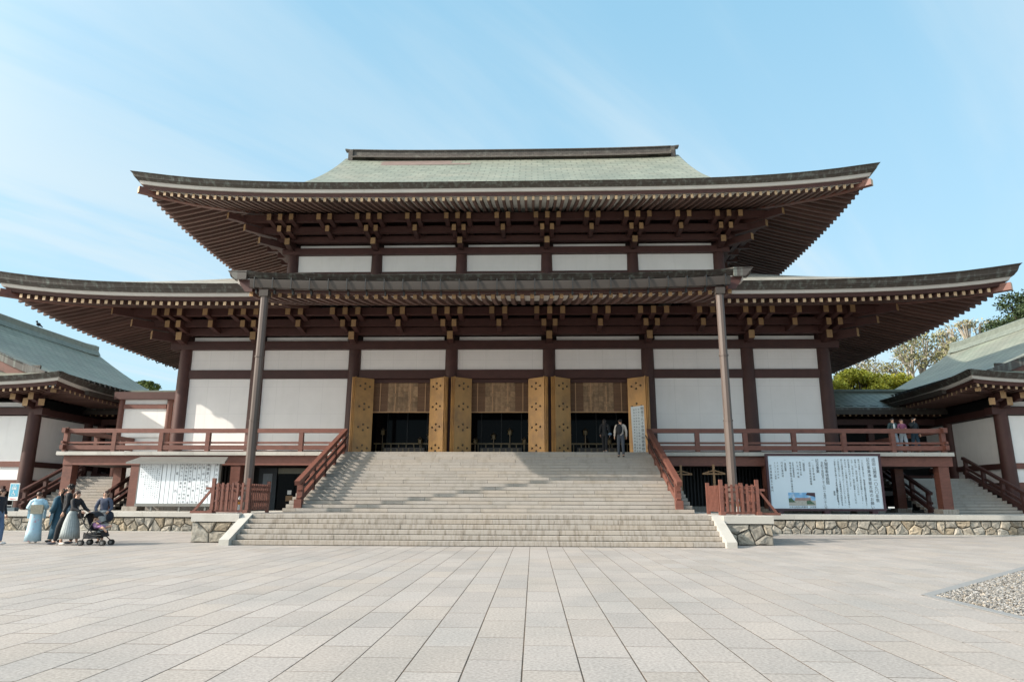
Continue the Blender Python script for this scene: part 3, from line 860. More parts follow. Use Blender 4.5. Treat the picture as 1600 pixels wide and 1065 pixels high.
# gable walls and bargeboards
for sg in (-1, 1):
    vs = []; x = XC + sg * (XG - .5)
    for k in range(13):
        d = DG + (dr - DG) * k / 12
        vs.append((x, UEV.y0 + d, PU(d) - .05))
    for k in range(11, -1, -1):
        d = DG + (dr - DG) * k / 12
        vs.append((x, UEV.y1 - d, PU(d) - .05))
    MB().add(vs + [(v[0] + .1 * sg, v[1], v[2]) for v in vs], [tuple(range(len(vs))), tuple(range(2 * len(vs) - 1, len(vs) - 1, -1))]).build('gable_wall', M['plaster_small'], upper_roof)
    for mir in (0, 1):
        bb = MB()
        for k in range(12):
            d = DG + .3 + (dr - DG - .3) * k / 11
            y = UEV.y0 + d if not mir else UEV.y1 - d
            z = PU(d)
            for (xx, zz) in ((XG + .38, z + .1), (XG + .62, z + .12), (XG + .62, z - .55), (XG + .38, z - .55)):
                bb.v.append((XC + sg * xx, y, zz))
        for i in range(11):
            for j in range(4):
                j2 = (j + 1) % 4
                bb.f.append((i * 4 + j, i * 4 + j2, i * 4 + 4 + j2, i * 4 + 4 + j)); bb.m.append(0)
        bb.f.append((0, 1, 2, 3)); bb.m.append(0)
        bb.build('bargeboard', M['eave_copper'], upper_roof)
# thin reddish repair patch near the ridge
pm = MB()
for (xa, xb, da, db) in ((-12.2, -4.8, 17.2, 18.0), (-10.5, -3.2, 16.75, 17.2)):
    pm.add([(XC + xa, UEV.y0 + da, PU(da) + .05), (XC + xb, UEV.y0 + da, PU(da) + .05), (XC + xb, UEV.y0 + db, PU(db) + .05), (XC + xa, UEV.y0 + db, PU(db) + .05)], [(0, 1, 2, 3)])
pm.build('repair_patch', M['red_patch'], upper_roof)
# ridge
yr = UEV.y0 + dr
zr = PU(dr)
rm = MB(); rows = []
for k in range(21):
    u = -1 + k / 10
    x = u * (XG - .15); lf = .16 * abs(u) ** 3
    rows.append([(XC + x, yr + a, zr + b + lf) for a, b in ((-.75, -.25), (-.5, .04), (-.5, .44), (-.6, .45), (-.6, .53), (0, .60), (.6, .53), (.6, .45), (.5, .44), (.5, .04), (.75, -.25))])
for r_ in rows: rm.v.extend(r_)
for i in range(20):
    for j in range(11):
        j2 = (j + 1) % 11
        rm.f.append((i * 11 + j, i * 11 + j2, i * 11 + 11 + j2, i * 11 + 11 + j)); rm.m.append(0)
rm.f.append(tuple(range(11))); rm.m.append(0); rm.f.append(tuple(range(220, 231))); rm.m.append(0)
ridge = rm.build('ridge', M['ridge'], upper_roof)
for sg in (-1, 1):
    x = XC + sg * (XG - .15)
    mb = MB()
    mb.box(min(x, x + sg * .30), max(x, x + sg * .30), yr - .62, yr + .62, zr - .5, zr + .66)
    mb.box(min(x + sg * .30, x + sg * .42), max(x + sg * .30, x + sg * .42), yr - .45, yr + .45, zr - .2, zr + .5)
    mb.beam((x - sg * .1, yr, zr + .74), (x + sg * .75, yr, zr + .88), .5, .12)
    mb.build('ridge_end', M['ridge'], ridge)
U_T0, U_SL, U_CU = ZU - .82, .235, .010
roof_rafters(UEV, upper_roof, U_T0, U_SL, U_CU, 6.6, .45, .40, .14, .22, 19, side_spacing=.47)
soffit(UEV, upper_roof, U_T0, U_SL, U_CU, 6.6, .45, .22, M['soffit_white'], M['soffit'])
# hip rafters
for ev, par, zt, sl_, cu, dl in ((LEV, lower_roof, L_T0, L_SL, L_CU, 6.3), (UEV, upper_roof, U_T0, U_SL, U_CU, 6.5)):
    for sg in (-1, 1):
        for back in (0, 1):
            mb = MB()
            for k in range(7):
                d = .22 + (dl - .22) * k / 6
                z = zt + sl_ * (d - .45) + cu * (d - .45) ** 2 + ev.lift(d, d) - .06
                x = XC + sg * (ev.hx - d); y = ev.y0 + d
                o = .12
                q = [(x - sg * o, y - o, z), (x + sg * o, y + o, z), (x + sg * o, y + o, z + .34), (x - sg * o, y - o, z + .34)]
                # width across the diagonal
                q = [(x + o * .9, y + sg * o * .9, z), (x - o * .9, y - sg * o * .9, z), (x - o * .9, y - sg * o * .9, z + .34), (x + o * .9, y + sg * o * .9, z + .34)]
                if back: q = [(a, ev.y0 + ev.y1 - b, c) for a, b, c in q]
                mb.v += q
            for i in range(6):
                for j in range(4):
                    j2 = (j + 1) % 4
                    mb.f.append((i * 4 + j, i * 4 + j2, i * 4 + 4 + j2, i * 4 + 4 + j)); mb.m.append(0)
            mb.f.append((0, 1, 2, 3)); mb.m.append(1)
            mb.build('hip_rafter', [M['rail'], M['gold']], par)

# ------------------------------------------------------------------ kohai (porch roof)
KY = 25.2
def kz(x, d):            # top of the porch roof
    return 9.87 + .30 * d + .004 * d * d + .20 * (abs(x) / KW) ** 3
mb = MB()
nx, ny = 24, 10
for i in range(nx + 1):
    x = -KW + 2 * KW * i / nx
    for j in range(ny + 1):
        d = 8.2 * j / ny
        mb.v.append((XC + x, KY + d, kz(x, d)))
for i in range(nx):
    for j in range(ny):
        a = i * (ny + 1) + j
        mb.f.append((a, a + ny + 1, a + ny + 2, a + 1)); mb.m.append(0)
porch = mb.build('porch_roof', M['copper_pale'], hall, smooth=True)
def kprof(prof, x0, x1, name, m, parent, lift=True, n=20):
    mb = MB(); k = len(prof)
    for i in range(n + 1):
        x = x0 + (x1 - x0) * i / n
        for (d, z) in prof:
            sx = 1.0
            xx = x
            mb.v.append((XC + xx, KY + d, z + (.20 * (abs(x) / KW) ** 3 if lift else 0)))
    for i in range(n):
        for j in range(k):
            j2 = (j + 1) % k
            mb.f.append((i * k + j, i * k + j2, i * k + k + j2, i * k + k + j)); mb.m.append(0)
    mb.f.append(tuple(range(k))); mb.m.append(0); mb.f.append(tuple(range(n * k, n * k + k))); mb.m.append(0)
    return mb.build(name, m, parent, smooth=True)
kprof(courses(-.10, 9.87, .10, 9.69, 4, .65, 9.96, .1), -KW, KW, 'eave_edge', M['eave_copper'], porch)
kprof([(.12, 9.66), (.18, 9.44), (.60, 9.44), (.60, 9.66)], -KW + .28, KW - .28, 'fascia', M['fascia'], porch)
kprof([(.32, 9.46), (.38, 9.20), (.60, 9.20), (.60, 9.46)], -KW + .8, KW - .8, 'eave_board', M['timber'], porch)
# verge sides of the porch
for sg in (-1, 1):
    mb = MB()
    for k in range(9):
        d = -.08 + 7.9 * k / 8
        z = kz(KW, max(d, 0))
        for (xx, zz) in ((KW + .06, z + .02), (KW - .25, z - .33 - .0 * d), (KW - .7, z - .33), (KW - .7, z + .02)):
            mb.v.append((XC + sg * xx, KY + d, zz))
    for i in range(8):
        for j in range(4):
            j2 = (j + 1) % 4
            mb.f.append((i * 4 + j, i * 4 + j2, i * 4 + 4 + j2, i * 4 + 4 + j)); mb.m.append(0)
    mb.f.append((0, 1, 2, 3)); mb.m.append(0)
    mb.build('verge', M['eave_copper'], porch)
    mb = MB()
    for k in range(9):
        d = .12 + 7.6 * k / 8
        z = kz(KW, max(d, 0)) - .33
        for (xx, zz) in ((KW - .32, z), (KW - .42, z - .22), (KW - .62, z - .5), (KW - .9, z - .5), (KW - .9, z)):
            mb.v.append((XC + sg * xx, KY + d, zz))
    for i in range(8):
        for j in range(5):
            j2 = (j + 1) % 5
            mb.f.append((i * 5 + j, i * 5 + j2, i * 5 + 5 + j2, i * 5 + 5 + j)); mb.m.append(0)
    mb.f.append((0, 1, 2, 3, 4)); mb.m.append(0)
    mb.build('verge_board', M['timber'], porch)
# rafters of the porch: curved, meeting the main soffit
def krz(x, d): return 9.03 + .20 * (abs(x) / KW) ** 3 * max(0, 1 - d / 8) + .145 * d + .019 * d * d
nk = int(2 * (KW - .75) / .378)
for i in range(nk + 1):
    x = -(KW - .75) + 2 * (KW - .75) * i / nk
    m_ = MB()
    for k in range(7):
        d = .42 + 8.6 * k / 6
        z = krz(x, d - .42)
        m_.v += [(XC + x - .075, KY + d, z), (XC + x + .075, KY + d, z), (XC + x + .075, KY + d, z + .2), (XC + x - .075, KY + d, z + .2)]
    for k in range(6):
        for j in range(4):
            j2 = (j + 1) % 4
            m_.f.append((k * 4 + j, k * 4 + j2, k * 4 + 4 + j2, k * 4 + 4 + j)); m_.m.append(0)
    m_.f.append((3, 2, 1, 0)); m_.m.append(1)
    m_.build('rafter', [M['pale_timber'], M['gold_plate']], porch)
m_ = MB()
for i in range(25):
    x = -(KW - .65) + 2 * (KW - .65) * i / 24
    for k in range(9):
        d = .36 + 8.7 * k / 8
        m_.v.append((XC + x, KY + d, krz(x, d - .42) + .197))
for i in range(24):
    for k in range(8):
        a = i * 9 + k
        m_.f.append((a, a + 9, a + 10, a + 1)); m_.m.append(0)
m_.build('soffit', M['soffit_white'], porch, smooth=True)
# gutter
gut = kprof([(-.30, 9.53), (-.30, 9.51), (-.24, 9.21), (-.02, 9.21), (.02, 9.53), (-.03, 9.53), (-.05, 9.26), (-.2, 9.26), (-.26, 9.53)], -9.2, 9.25, 'gutter', M['gutter'], porch, lift=True)
hb = MB().box(-.02, .02, -.36, -.325, 9.17, 9.60).box(-.02, .02, -.36, .1, 9.56, 9.60).box(-.02, .02, -.36, .05, 9.16, 9.19).box(-.03, .03, -.1, .04, 9.02, 9.18).mesh('gutter_bracket', M['iron'])
for i in range(26):
    x = -9.0 + 18.05 * i / 25
    inst(hb, 'gutter_bracket', gut, (XC + x, KY, .20 * (abs(x) / KW) ** 3))

# side gutters with ring hooks under the lower eave
hk = MB().tube([(0, .16 * math.cos(PI * k / 8) , -.16 * math.sin(PI * k / 8)) for k in range(9)], .028, 6).mesh('gutter_hook', M['iron'])
for sg in (-1, 1):
    x = XC + sg * 23.5
    sgut = MB().box(x - .09, x + .09, 42.8, 60, 10.40, 10.56).build('side_gutter', M['gutter'], lower_roof)
    for k in range(15):
        inst(hk, 'gutter_hook', sgut, (x, 43.2 + k * 1.15, 10.40))
# ------------------------------------------------------------------ brackets and beams
def rect_beam(ev_y, hx_, k0, k1, z0, z1, name, m, parent, yb):
    """ring beam round a body: wall line front y=ev_y, half width hx_, offset outward k0..k1"""
    mb = MB()
    mb.box(XC - hx_ - k1, XC + hx_ + k1, ev_y - k1, ev_y - k0, z0, z1)
    mb.box(XC - hx_ - k1, XC - hx_ - k0, ev_y - k0, yb + k0, z0, z1)
    mb.box(XC + hx_ + k0, XC + hx_ + k1, ev_y - k0, yb + k0, z0, z1)
    mb.box(XC - hx_ - k1, XC + hx_ + k1, yb + k0, yb + k1, z0, z1)
    return mb.build(name, M[m], parent)
LC = [-17.15, -13.15, -7.87, -2.62, 2.62, 7.87, 13.15, 17.15]
UC = [-13.15, -7.9, -2.63, 2.63, 7.9, 13.15]
arm_cache = {}
def arm(x, yf, yl, z0, z1, w, parent, plate=True):
    key = (round(yl - yf, 2), round(z1 - z0, 2), w)
    if key not in arm_cache:
        mb = MB(); L = yl - yf; h = z1 - z0
        # arm with a rising curved underside
        pr = [(0, 0), (0, h), (L, h), (L, -.10), (L * .45, -.10), (L * .2, -.02)]
        n = len(pr)
        vs = [(-w / 2, y, z) for y, z in pr] + [(w / 2, y, z) for y, z in pr]
        mb.add(vs, [tuple(range(n)), tuple(range(2 * n - 1, n - 1, -1))])
        for i in range(n):
            j = (i + 1) % n
            mb.f.append((i, i + n, j + n, j)); mb.m.append(1 if i == 0 else 0)
        arm_cache[key] = mb.mesh('bracket_arm', [M['timber'], M['gold_plate']])
    inst(arm_cache[key], 'bracket_arm', parent, (x, yf, z0))
def brackets(cols, yw, rows, parent, yb, hx_):
    """rows: (k_out, z0, z1, kind)"""
    for (k, z0, z1, kind) in rows:
        for i, c in enumerate(cols):
            if kind == 3: xs = [c]; w = .30
            elif kind == 2: xs = [c - .29, c + .29]; w = .24
            else: xs = [c - .66, c, c + .66]; w = .25
            for x in xs: arm(XC + x, yw - k, yw - .2, z0, z1, w, parent)
            if i < len(cols) - 1:
                m_ = (c + cols[i + 1]) / 2
                wide = cols[i + 1] - c > 4.5
                if kind == 2: arm(XC + m_, yw - k, yw - .2, z0, z1, .24, parent)
                elif kind == 1:
                    for x in ((m_ - .33, m_ + .33) if wide else (m_,)): arm(XC + x, yw - k, yw - .2, z0, z1, .25, parent)
        # along the sides of the hall
        n = int((yb - yw) / 2.6)
        sm = MB()
        for s in (-1, 1):
            for j in range(1, n + 1):
                y = yw + j * 2.6
                if kind == 3 and j % 2: continue
                x = XC + s * (hx_ + k)
                sm.box(min(x, XC + s * hx_), max(x, XC + s * hx_), y - .12, y + .12, z0, z1)
        sm.build('side_bracket_arms', M['timber'], parent, stuff=True)
        # diagonal arms
        for s in (-1, 1):
            kk = k + .12
            p = (XC + s * (hx_ + kk + .12), yw - kk - .12, (z0 + z1) / 2); q = (XC + s * (hx_ - .3), yw + .3, (z0 + z1) / 2)
            MB().beam(p, q, .30, z1 - z0, cap=1).build('corner_arm', [M['timber'], M['gold_plate']], parent)
LR = [(1.10, 9.60, 10.02, 3), (1.82, 10.12, 10.46, 2), (2.50, 10.62, 10.98, 1)]
UR = [(1.38, 16.42, 16.82, 3), (2.05, 16.98, 17.36, 2), (2.78, 17.42, 17.80, 1)]
LR = [(1.10, 9.62, 10.05, 3), (1.82, 10.13, 10.50, 2), (2.50, 10.60, 10.98, 1)]
brackets(LC, 36.0, LR, lower_roof, 68, 17.15)
brackets(UC, 40.0, UR, upper_roof, 64, 13.15)
rect_beam(36.0, 17.15, .45, .75, 9.96, 10.34, 'bracket_beam', 'timber', lower_roof, 68)
rect_beam(36.0, 17.15, 1.15, 1.42, 10.28, 10.64, 'bracket_beam', 'timber', lower_roof, 68)
rect_beam(36.0, 17.15, 1.85, 2.15, 10.68, 11.05, 'bracket_beam', 'timber', lower_roof, 68)
rect_beam(40.0, 13.15, .55, .85, 16.74, 17.12, 'bracket_beam', 'timber', upper_roof, 64)
rect_beam(40.0, 13.15, 1.30, 1.60, 17.05, 17.45, 'bracket_beam', 'timber', upper_roof, 64)
rect_beam(40.0, 13.15, 2.05, 2.38, 17.50, 17.92, 'bracket_beam', 'timber', upper_roof, 64)
# thin pale strips seen between the upper rows
for i in range(5):
    for s in (-1, 1):
        c = (UC[i] + UC[i + 1]) / 2 + s * 1.15
        MB().box(XC + c - .62, XC + c + .62, 40 - .30, 40 - .24, 17.0, 17.3).build('infill_panel', M['plaster_small'], upper_roof)

# ------------------------------------------------------------------ body: columns, beams, panels
def column(x, y, z0, z1, r, parent):
    MB().lathe(x, y, [(z0, r * 1.02), (z0 + (z1 - z0) * .5, r), (z1, r * .95)], 24).build('column', M['timber'], parent, smooth=True)
walls = hall
for c in LC: column(XC + c, 36.0, ZB, 9.30, .36, hall)
for c in UC: column(XC + c, 40.0, 14.3, 16.15, .36, hall)
for s in (-1, 1):
    for y in (40, 45.2, 50.4, 55.6, 60.8, 68):
        column(XC + s * 17.15, y, ZB, 9.30, .36, hall)
def hb_(x0, x1, y0, y1, z0, z1, name='tie_beam', m='timber', parent=hall):
    return MB().box(x0, x1, y0, y1, z0, z1).build(name, M[m], parent)
for i in range(7):
    a, b = XC + LC[i] + .30, XC + LC[i + 1] - .30
    door = 2 <= i <= 4
    hb_(a, b, 35.82, 36.18, 7.68, 8.15, 'tie_beam')
    hb_(a, b, 35.93, 36.1, 8.15, 9.25, 'wall_panel', 'plaster')
    hb_(a + .12, b - .12, 35.86, 36.08, 9.70, 9.95, 'frieze_panel', 'plaster_small')
    if not door:
        hb_(a, b, 35.93, 36.1, 3.86, 7.68, 'wall_panel', 'plaster')
        hb_(a, b, 35.84, 36.16, ZB, 3.86, 'sill_beam')
hb_(XC - 17.15 - .75, XC + 17.15 + .75, 35.62, 36.4, 9.25, 9.70, 'head_beam')
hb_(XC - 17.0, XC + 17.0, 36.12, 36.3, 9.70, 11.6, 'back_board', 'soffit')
for i in range(5):
    a, b = XC + UC[i] + .30, XC + UC[i + 1] - .30
    hb_(a, b, 39.93, 40.1, 15.05, 16.15, 'wall_panel', 'plaster_small')
    hb_(a, b, 39.84, 40.14, 14.3, 15.05, 'sill_beam')
    hb_(a + .12, b - .12, 39.88, 40.08, 16.53, 16.78, 'frieze_panel', 'plaster_small')
hb_(XC - 13.15 - .6, XC + 13.15 + .6, 39.6, 40.4, 16.12, 16.53, 'head_beam')
hb_(XC - 13.1, XC + 13.1, 40.12, 40.3, 16.53, 18.8, 'back_board', 'soffit')
# side and rear walls
for s in (-1, 1):
    x = XC + s * 17.15
    hb_(x - .07, x + .07, 36.3, 68, ZB, 11.5, 'side_wall', 'plaster_small')
    hb_(x - .16, x + .16, 36.3, 68, 7.68, 8.15, 'tie_beam')
    hb_(x - .36, x + .36, 36.4, 68.4, 9.25, 9.70, 'head_beam')
    x = XC + s * 13.15
    hb_(x - .07, x + .07, 40.2, 64, 14, 18.5, 'side_wall', 'plaster_small')
    hb_(x - .36, x + .36, 40.4, 64.4, 16.12, 16.53, 'head_beam')
    for y in (45, 50, 55, 60): column(x, y, 14.3, 16.15, .36, hall)
hb_(XC - 17.15, XC + 17.15, 67.9, 68.1, ZB, 11.5, 'rear_wall', 'plaster_small')
hb_(XC - 13.15, XC + 13.15, 63.9, 64.1, 14, 18.5, 'rear_wall', 'plaster_small')

# ------------------------------------------------------------------ doors
def leaf(x, sg, label=None):
    """open brass leaf; sg=+1 stands left of the opening, its free edge turned inwards"""
    W = 1.02; T = .10; H0, H1 = ZB, 7.665
    o = bpy.data.objects.new('door_leaf', None)
    mb = MB()
    mb.box(0, W, 0, T, 0, H1 - H0)
    mb.box(-.05, -.005, -.02, T + .03, 0, H1 - H0 + .03)
    mb.box(-.11, -.065, .03, .14, 0, H1 - H0)
    mb.box(-.16, -.12, .08, .18, 0, H1 - H0)
    me = mb.mesh('door_leaf', M['brass_door'])
    ob = bpy.data.objects.new('door_leaf', me); COL.objects.link(ob)
    ob.parent = hall
    ob.location = Vector((x, 35.32, H0)) - wloc(hall)
    ob.rotation_euler = (0, 0, R(38) if sg > 0 else R(180 - 38))
    if sg < 0: ob.scale = (1, -1, 1)
    bs = MB()
    for k in range(4):
        zc2 = .42 + k * 1.08
        for (dx_, dz_) in ((0, .15), (0, -.15), (-.27, .0), (.27, .0)):
            cx_ = W / 2 + dx_
            # little dome facing -y
            base = len(bs.v); n = 8
            for (rr, yy) in ((.062, 0), (.05, -.035), (.022, -.06)):
                for j in range(n):
                    t = 2 * PI * j / n
                    bs.v.append((cx_ + math.cos(t) * rr, yy, zc2 + dz_ + math.sin(t) * rr))
            for i in range(2):
                for j in range(n):
                    j2 = (j + 1) % n
                    bs.f.append((base + i * n + j, base + i * n + j2, base + (i + 1) * n + j2, base + (i + 1) * n + j)); bs.m.append(0)
            bs.f.append(tuple(base + 2 * n + j for j in range(n))); bs.m.append(0)
    bo = bpy.data.objects.new('bosses', bs.mesh('bosses', M['boss'])); COL.objects.link(bo); bo.parent = ob; bo['kind'] = 'stuff'
    return ob
for i in (2, 3, 4):
    a, b = XC + LC[i], XC + LC[i + 1]
    leaf(a + .31, 1); leaf(b - .31, -1)
    # dark reveal, floor, glass screen
    hb_(a + .3, b - .3, 36.16, 36.3, 7.5, 7.68, 'door_head', 'timber')
    # blind
    bl = MB()
    x0, x1 = a + 1.0, b - 1.0
    nsl = 38
    for k in range(nsl):
        z = 7.62 - k * (1.66 / nsl)
        bl.box(x0, x1, 36.30 + .006 * (k % 2), 36.33 + .006 * (k % 2), z - .036, z)
    blind = bl.build('bamboo_blind', M['bamboo'], hall, stuff=True)
    for k in range(4):
        xx = x0 + (x1 - x0) * (.125 + .25 * k)
        MB().box(xx - .022, xx + .022, 36.262, 36.283, 5.97, 7.63).build('blind_cord', M['cord'], blind)
    MB().box(x0, x1, 36.26, 36.36, 5.90, 5.96).build('blind_rod', M['cord'], blind)
    # brocade band: rows of pieces
    bw = .27
    for r_ in range(6):
        for c_i in range(6):
            xx = (x0 + x1) / 2 - 3 * bw + c_i * bw
            z = 7.60 - r_ * .28
            wv = .012 * math.sin(r_ * 1.7 + c_i)
            MB().add([(xx + .006, 36.285, z - .27), (xx + bw - .006, 36.285, z - .27), (xx + bw - .006, 36.285, z), (xx + .006, 36.285, z),
                      (xx + bw / 2, 36.268 + wv, z - .285), (xx + bw / 2, 36.268 + wv, z - .13)],
                     [(0, 4, 5, 3), (4, 1, 2, 5), (3, 5, 2)]).build('brocade_piece', M['brocade'], blind)
hb_(XC - 7.5, XC + 7.5, 36.35, 36.5, 7.62, 9.2, 'inner_header', 'soffit')
# interior
room = thing('hall_interior', (XC, 40, ZB), 'dark interior seen through the three doorways with glazed screen and altar rail', 'room')
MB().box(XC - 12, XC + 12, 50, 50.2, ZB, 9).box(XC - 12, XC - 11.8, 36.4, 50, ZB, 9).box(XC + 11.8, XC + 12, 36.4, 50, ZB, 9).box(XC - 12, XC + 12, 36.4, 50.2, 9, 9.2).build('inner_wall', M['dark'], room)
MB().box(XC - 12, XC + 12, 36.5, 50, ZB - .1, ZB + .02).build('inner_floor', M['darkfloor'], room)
gl = MB(); fr = MB()
for i in (2, 3, 4):
    a, b = XC + LC[i], XC + LC[i + 1]
    for k in range(4):
        xa = a + .4 + (b - a - .8) * k / 4; xb = a + .4 + (b - a - .8) * (k + 1) / 4
        MB().box(xa + .03, xb - .03, 38.0, 38.02, ZB + .25, 7.4).build('glass_pane', M['glass'], room)
        fr.box(xa - .03, xa + .03, 37.95, 38.06, ZB, 7.5)
    fr.box(a, b, 37.95, 38.06, ZB, ZB + .25)
    # low offering box and sign behind the glass line
    MB().box(a + 1.5, b - 1.5, 37.1, 37.6, ZB, ZB + .55).build('offering_box', M['darkfloor'], room)
    for k in range(7):
        MB().box(a + 1.58 + k * .32, a + 1.66 + k * .32, 37.06, 37.10, ZB + .06, ZB + .5).build('box_slat', M['boss'], room)
fr.build('screen_frame', M['slat_dark'], room)
dimb = plain('dim_altar_brass', (.16, .11, .05), .45)
for i, xs in ((2, (1.3, 3.4, 3.9)), (3, (1.2, 2.2, 3.1, 3.9)), (4, (1.1, 2.0, 3.3, 4.1))):
    a = XC + LC[i]
    for q, dxx in enumerate(xs):
        # altar lantern: foot, stem, cage and roof
        x = a + dxx; y = 37.75; h = 1.15 + .25 * ((q * 7 + i) % 3)
        MB().lathe(x, y, [(ZB + .02, .14), (ZB + .08, .12), (ZB + .12, .035), (ZB + h - .35, .03)], 10).build('lantern_stem', M['boss'], room)
        MB().lathe(x, y, [(ZB + h - .349, .11), (ZB + h - .12, .12)], 6).build('lantern_cage', dimb, room)
        MB().lathe(x, y, [(ZB + h - .119, .2), (ZB + h - .03, .07), (ZB + h + .03, .02)], 6).build('lantern_roof', M['boss'], room)
    for k in range(9):
        MB().box(a + .9 + k * .42, a + .96 + k * .42, 37.86, 37.9, ZB + .02, ZB + .78).build('rail_post', dimb, room)
    MB().box(a + .8, a + 4.4, 37.84, 37.92, ZB + .78, ZB + .86).build('altar_rail', dimb, room)

# ------------------------------------------------------------------ balcony
balc = thing('balcony', (XC, YB, ZP), 'raised balcony with pale stone edge on red-brown posts in front of the white walls', 'balcony')
BL, BR = -22.75, 19.35
SLX0, SLX1 = XC - 7.7, XC + 7.7
x = BL
for (xa, xb) in ((BL, SLX0 - .003), (SLX1 + .003, BR)):
    n = round((xb - xa) / .68)
    for k in range(n):
        u0 = xa + (xb - xa) * k / n; u1 = xa + (xb - xa) * (k + 1) / n
        MB().bbox(u0 + .003, u1 - .003, YB, YB + .55, ZB - .17, ZB, .006).build('edge_stone', M['granite_light'], balc)
    hb_(xa + .1, xb - .0, YB + .553, 36.4, ZB - .165, ZB - .004, 'floor_slab', 'granite_light', balc)
    hb_(xa + .25, xb, YB + .22, YB + .55, ZB - .62, ZB - .18, 'edge_beam', 'rail', balc)
    hb_(xa + .35, xb, YB + .56, 36.2, ZB - .60, ZB - .17, 'floor_underside', 'soffit', balc)
hb_(SLX0 + .01, SLX1 - .01, YB + .4, 36.5, ZB - .17, ZB - .003, 'threshold', 'granite_light', balc)
# side wings run back beside the hall
for (xa, xb) in ((BL + .1, XC - 17.3), (XC + 17.3, BR - .1)):
    hb_(xa, xb, 36.41, 44, ZB - .165, ZB - .004, 'floor_slab', 'granite_light', balc)
def post(x, y, w=.46, z1=ZB - .62):
    MB().box(x - w / 2 - .13, x + w / 2 + .13, y - w / 2 - .13, y + w / 2 + .13, ZW - .004, ZW + .2).build('base_stone', M['granite_worn'], balc)
    MB().box(x - w / 2, x + w / 2, y - w / 2, y + w / 2, ZW + .2, z1).build('post', M['rail'], balc)
for px in (-22.28, -18.95, -14.12, -10.3, 6.35, 11.0, 15.1, 18.93): post(px, YB + .5)
for px in (-21.7, 18.5): post(px, 35.9, .42, ZB - .17)
# black lattice wall under the balcony
lat = MB()
for (xa, xb) in ((-18.6, -14.0), (-10.6, XC - 7.7), (XC + 7.7, 17.0)):
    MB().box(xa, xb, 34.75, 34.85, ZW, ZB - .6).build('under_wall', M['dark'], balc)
    xx = xa + .1
    MB().box(xa, xb, 34.45, 34.62, ZW, ZW + .28).build('plinth_block', M['granite_worn'], balc)
    while xx < xb - .05:
        lat.box(xx - .035, xx + .035, 34.5, 34.6, ZW + .28, ZB - .6)
        xx += .17
lat.build('lattice', M['slat_dark'], balc, stuff=True)
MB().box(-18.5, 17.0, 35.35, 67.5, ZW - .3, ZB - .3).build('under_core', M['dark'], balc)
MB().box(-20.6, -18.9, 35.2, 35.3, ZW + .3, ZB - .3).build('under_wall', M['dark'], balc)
lt = MB()
for k in range(9): lt.box(-20.6 + k * .2, -20.53 + k * .2, 35.0, 35.1, ZW + .3, ZB - .3)
lt.build('lattice', M['slat_dark'], balc, stuff=True)
MB().box(-20.7, -18.7, 34.9, 35.3, ZW, ZW + .3).build('plinth_block', M['granite_worn'], balc)
# balcony railings
def balcony_rail(xa, xb, posts, label, endside):
    t = thing('balcony_railing', ((xa + xb) / 2, YB + .2, ZB), label, 'railing', 'balcony railings')
    y = YB + .24
    ea = .22
    x0, x1 = (xa - ea, xb) if endside < 0 else (xa, xb + ea)
    MB().box(x0, x1, y - .09, y + .09, 4.46, 4.66).build('top_rail', M['rail'], t)
    MB().box(x0, x1, y - .05, y + .05, 3.95, 4.04).build('middle_rail', M['rail'], t)
    MB().box(x0, x1, y - .08, y + .08, 3.66, 3.87).build('bottom_rail', M['rail'], t)
    for px in posts:
        MB().box(px - .10, px + .10, y - .10, y + .10, ZB + .002, 4.46).build('baluster', M['rail'], t)
    xe = xa if endside < 0 else xb
    # return along the side
    for (z0, z1, w, nm) in ((4.46, 4.67, .09, 'top_rail'), (3.95, 4.05, .05, 'middle_rail'), (3.66, 3.88, .08, 'bottom_rail')):
        MB().box(xe - w, xe + w, y - .32, y - .092, z0 + .004, z1 + .004).build(nm, M['rail'], t)
        MB().box(xe - w, xe + w, y + .102, 43.5, z0 + .004, z1 + .004).build(nm, M['rail'], t)
    MB().box(xe - .05, xe + .05, y - .05, y + .05, 4.66, 4.73).build('finial', M['rail'], t)
    for k in range(1, 5):
        MB().box(xe - .09, xe + .09, y + 2.3 * k - .09, y + 2.3 * k + .09, ZB, 4.46).build('baluster', M['rail'], t)
balcony_rail(-22.5, XC - 7.3, [-22.5, -20.12, -17.83, -15.56, -13.3, -11.05], 'red brown railing along the balcony left of the stairs', -1)
balcony_rail(XC + 7.35, 19.05, [7.72, 9.95, 12.2, 14.5, 16.75, 19.05], 'red brown railing along the balcony right of the stairs', 1)

# ------------------------------------------------------------------ rain pipes and their fences
def rainpipe(x, label):
    t = thing('rain_pipe', (x, KY - .12, ZP), label, 'pipe', 'tall rain pipes under the porch gutter')
    mb = MB().lathe(x, KY - .12, [(ZP, .17), (ZP + 3.3, .165)], 10); mb.build('pipe_section', M['pipe'], t, smooth=False)
    MB().lathe(x, KY - .12, [(ZP + 3.302, .155), (9.0, .15)], 10).build('pipe_section', M['pipe'], t)
    MB().box(x - .17, x + .17, KY - .29, KY + .05, 8.98, 9.23).build('outlet_box', M['gutter'], t)
    for z in (ZP + 3.28, 6.6): MB().lathe(x, KY - .12, [(z, .178), (z + .05, .178)], 10).build('collar', M['pipe'], t)
rainpipe(XC - 8.62, 'tall grey-brown rain pipe left of the stairs, behind the picket fence')
rainpipe(XC + 8.84, 'tall grey-brown rain pipe right of the stairs, behind the picket fence')
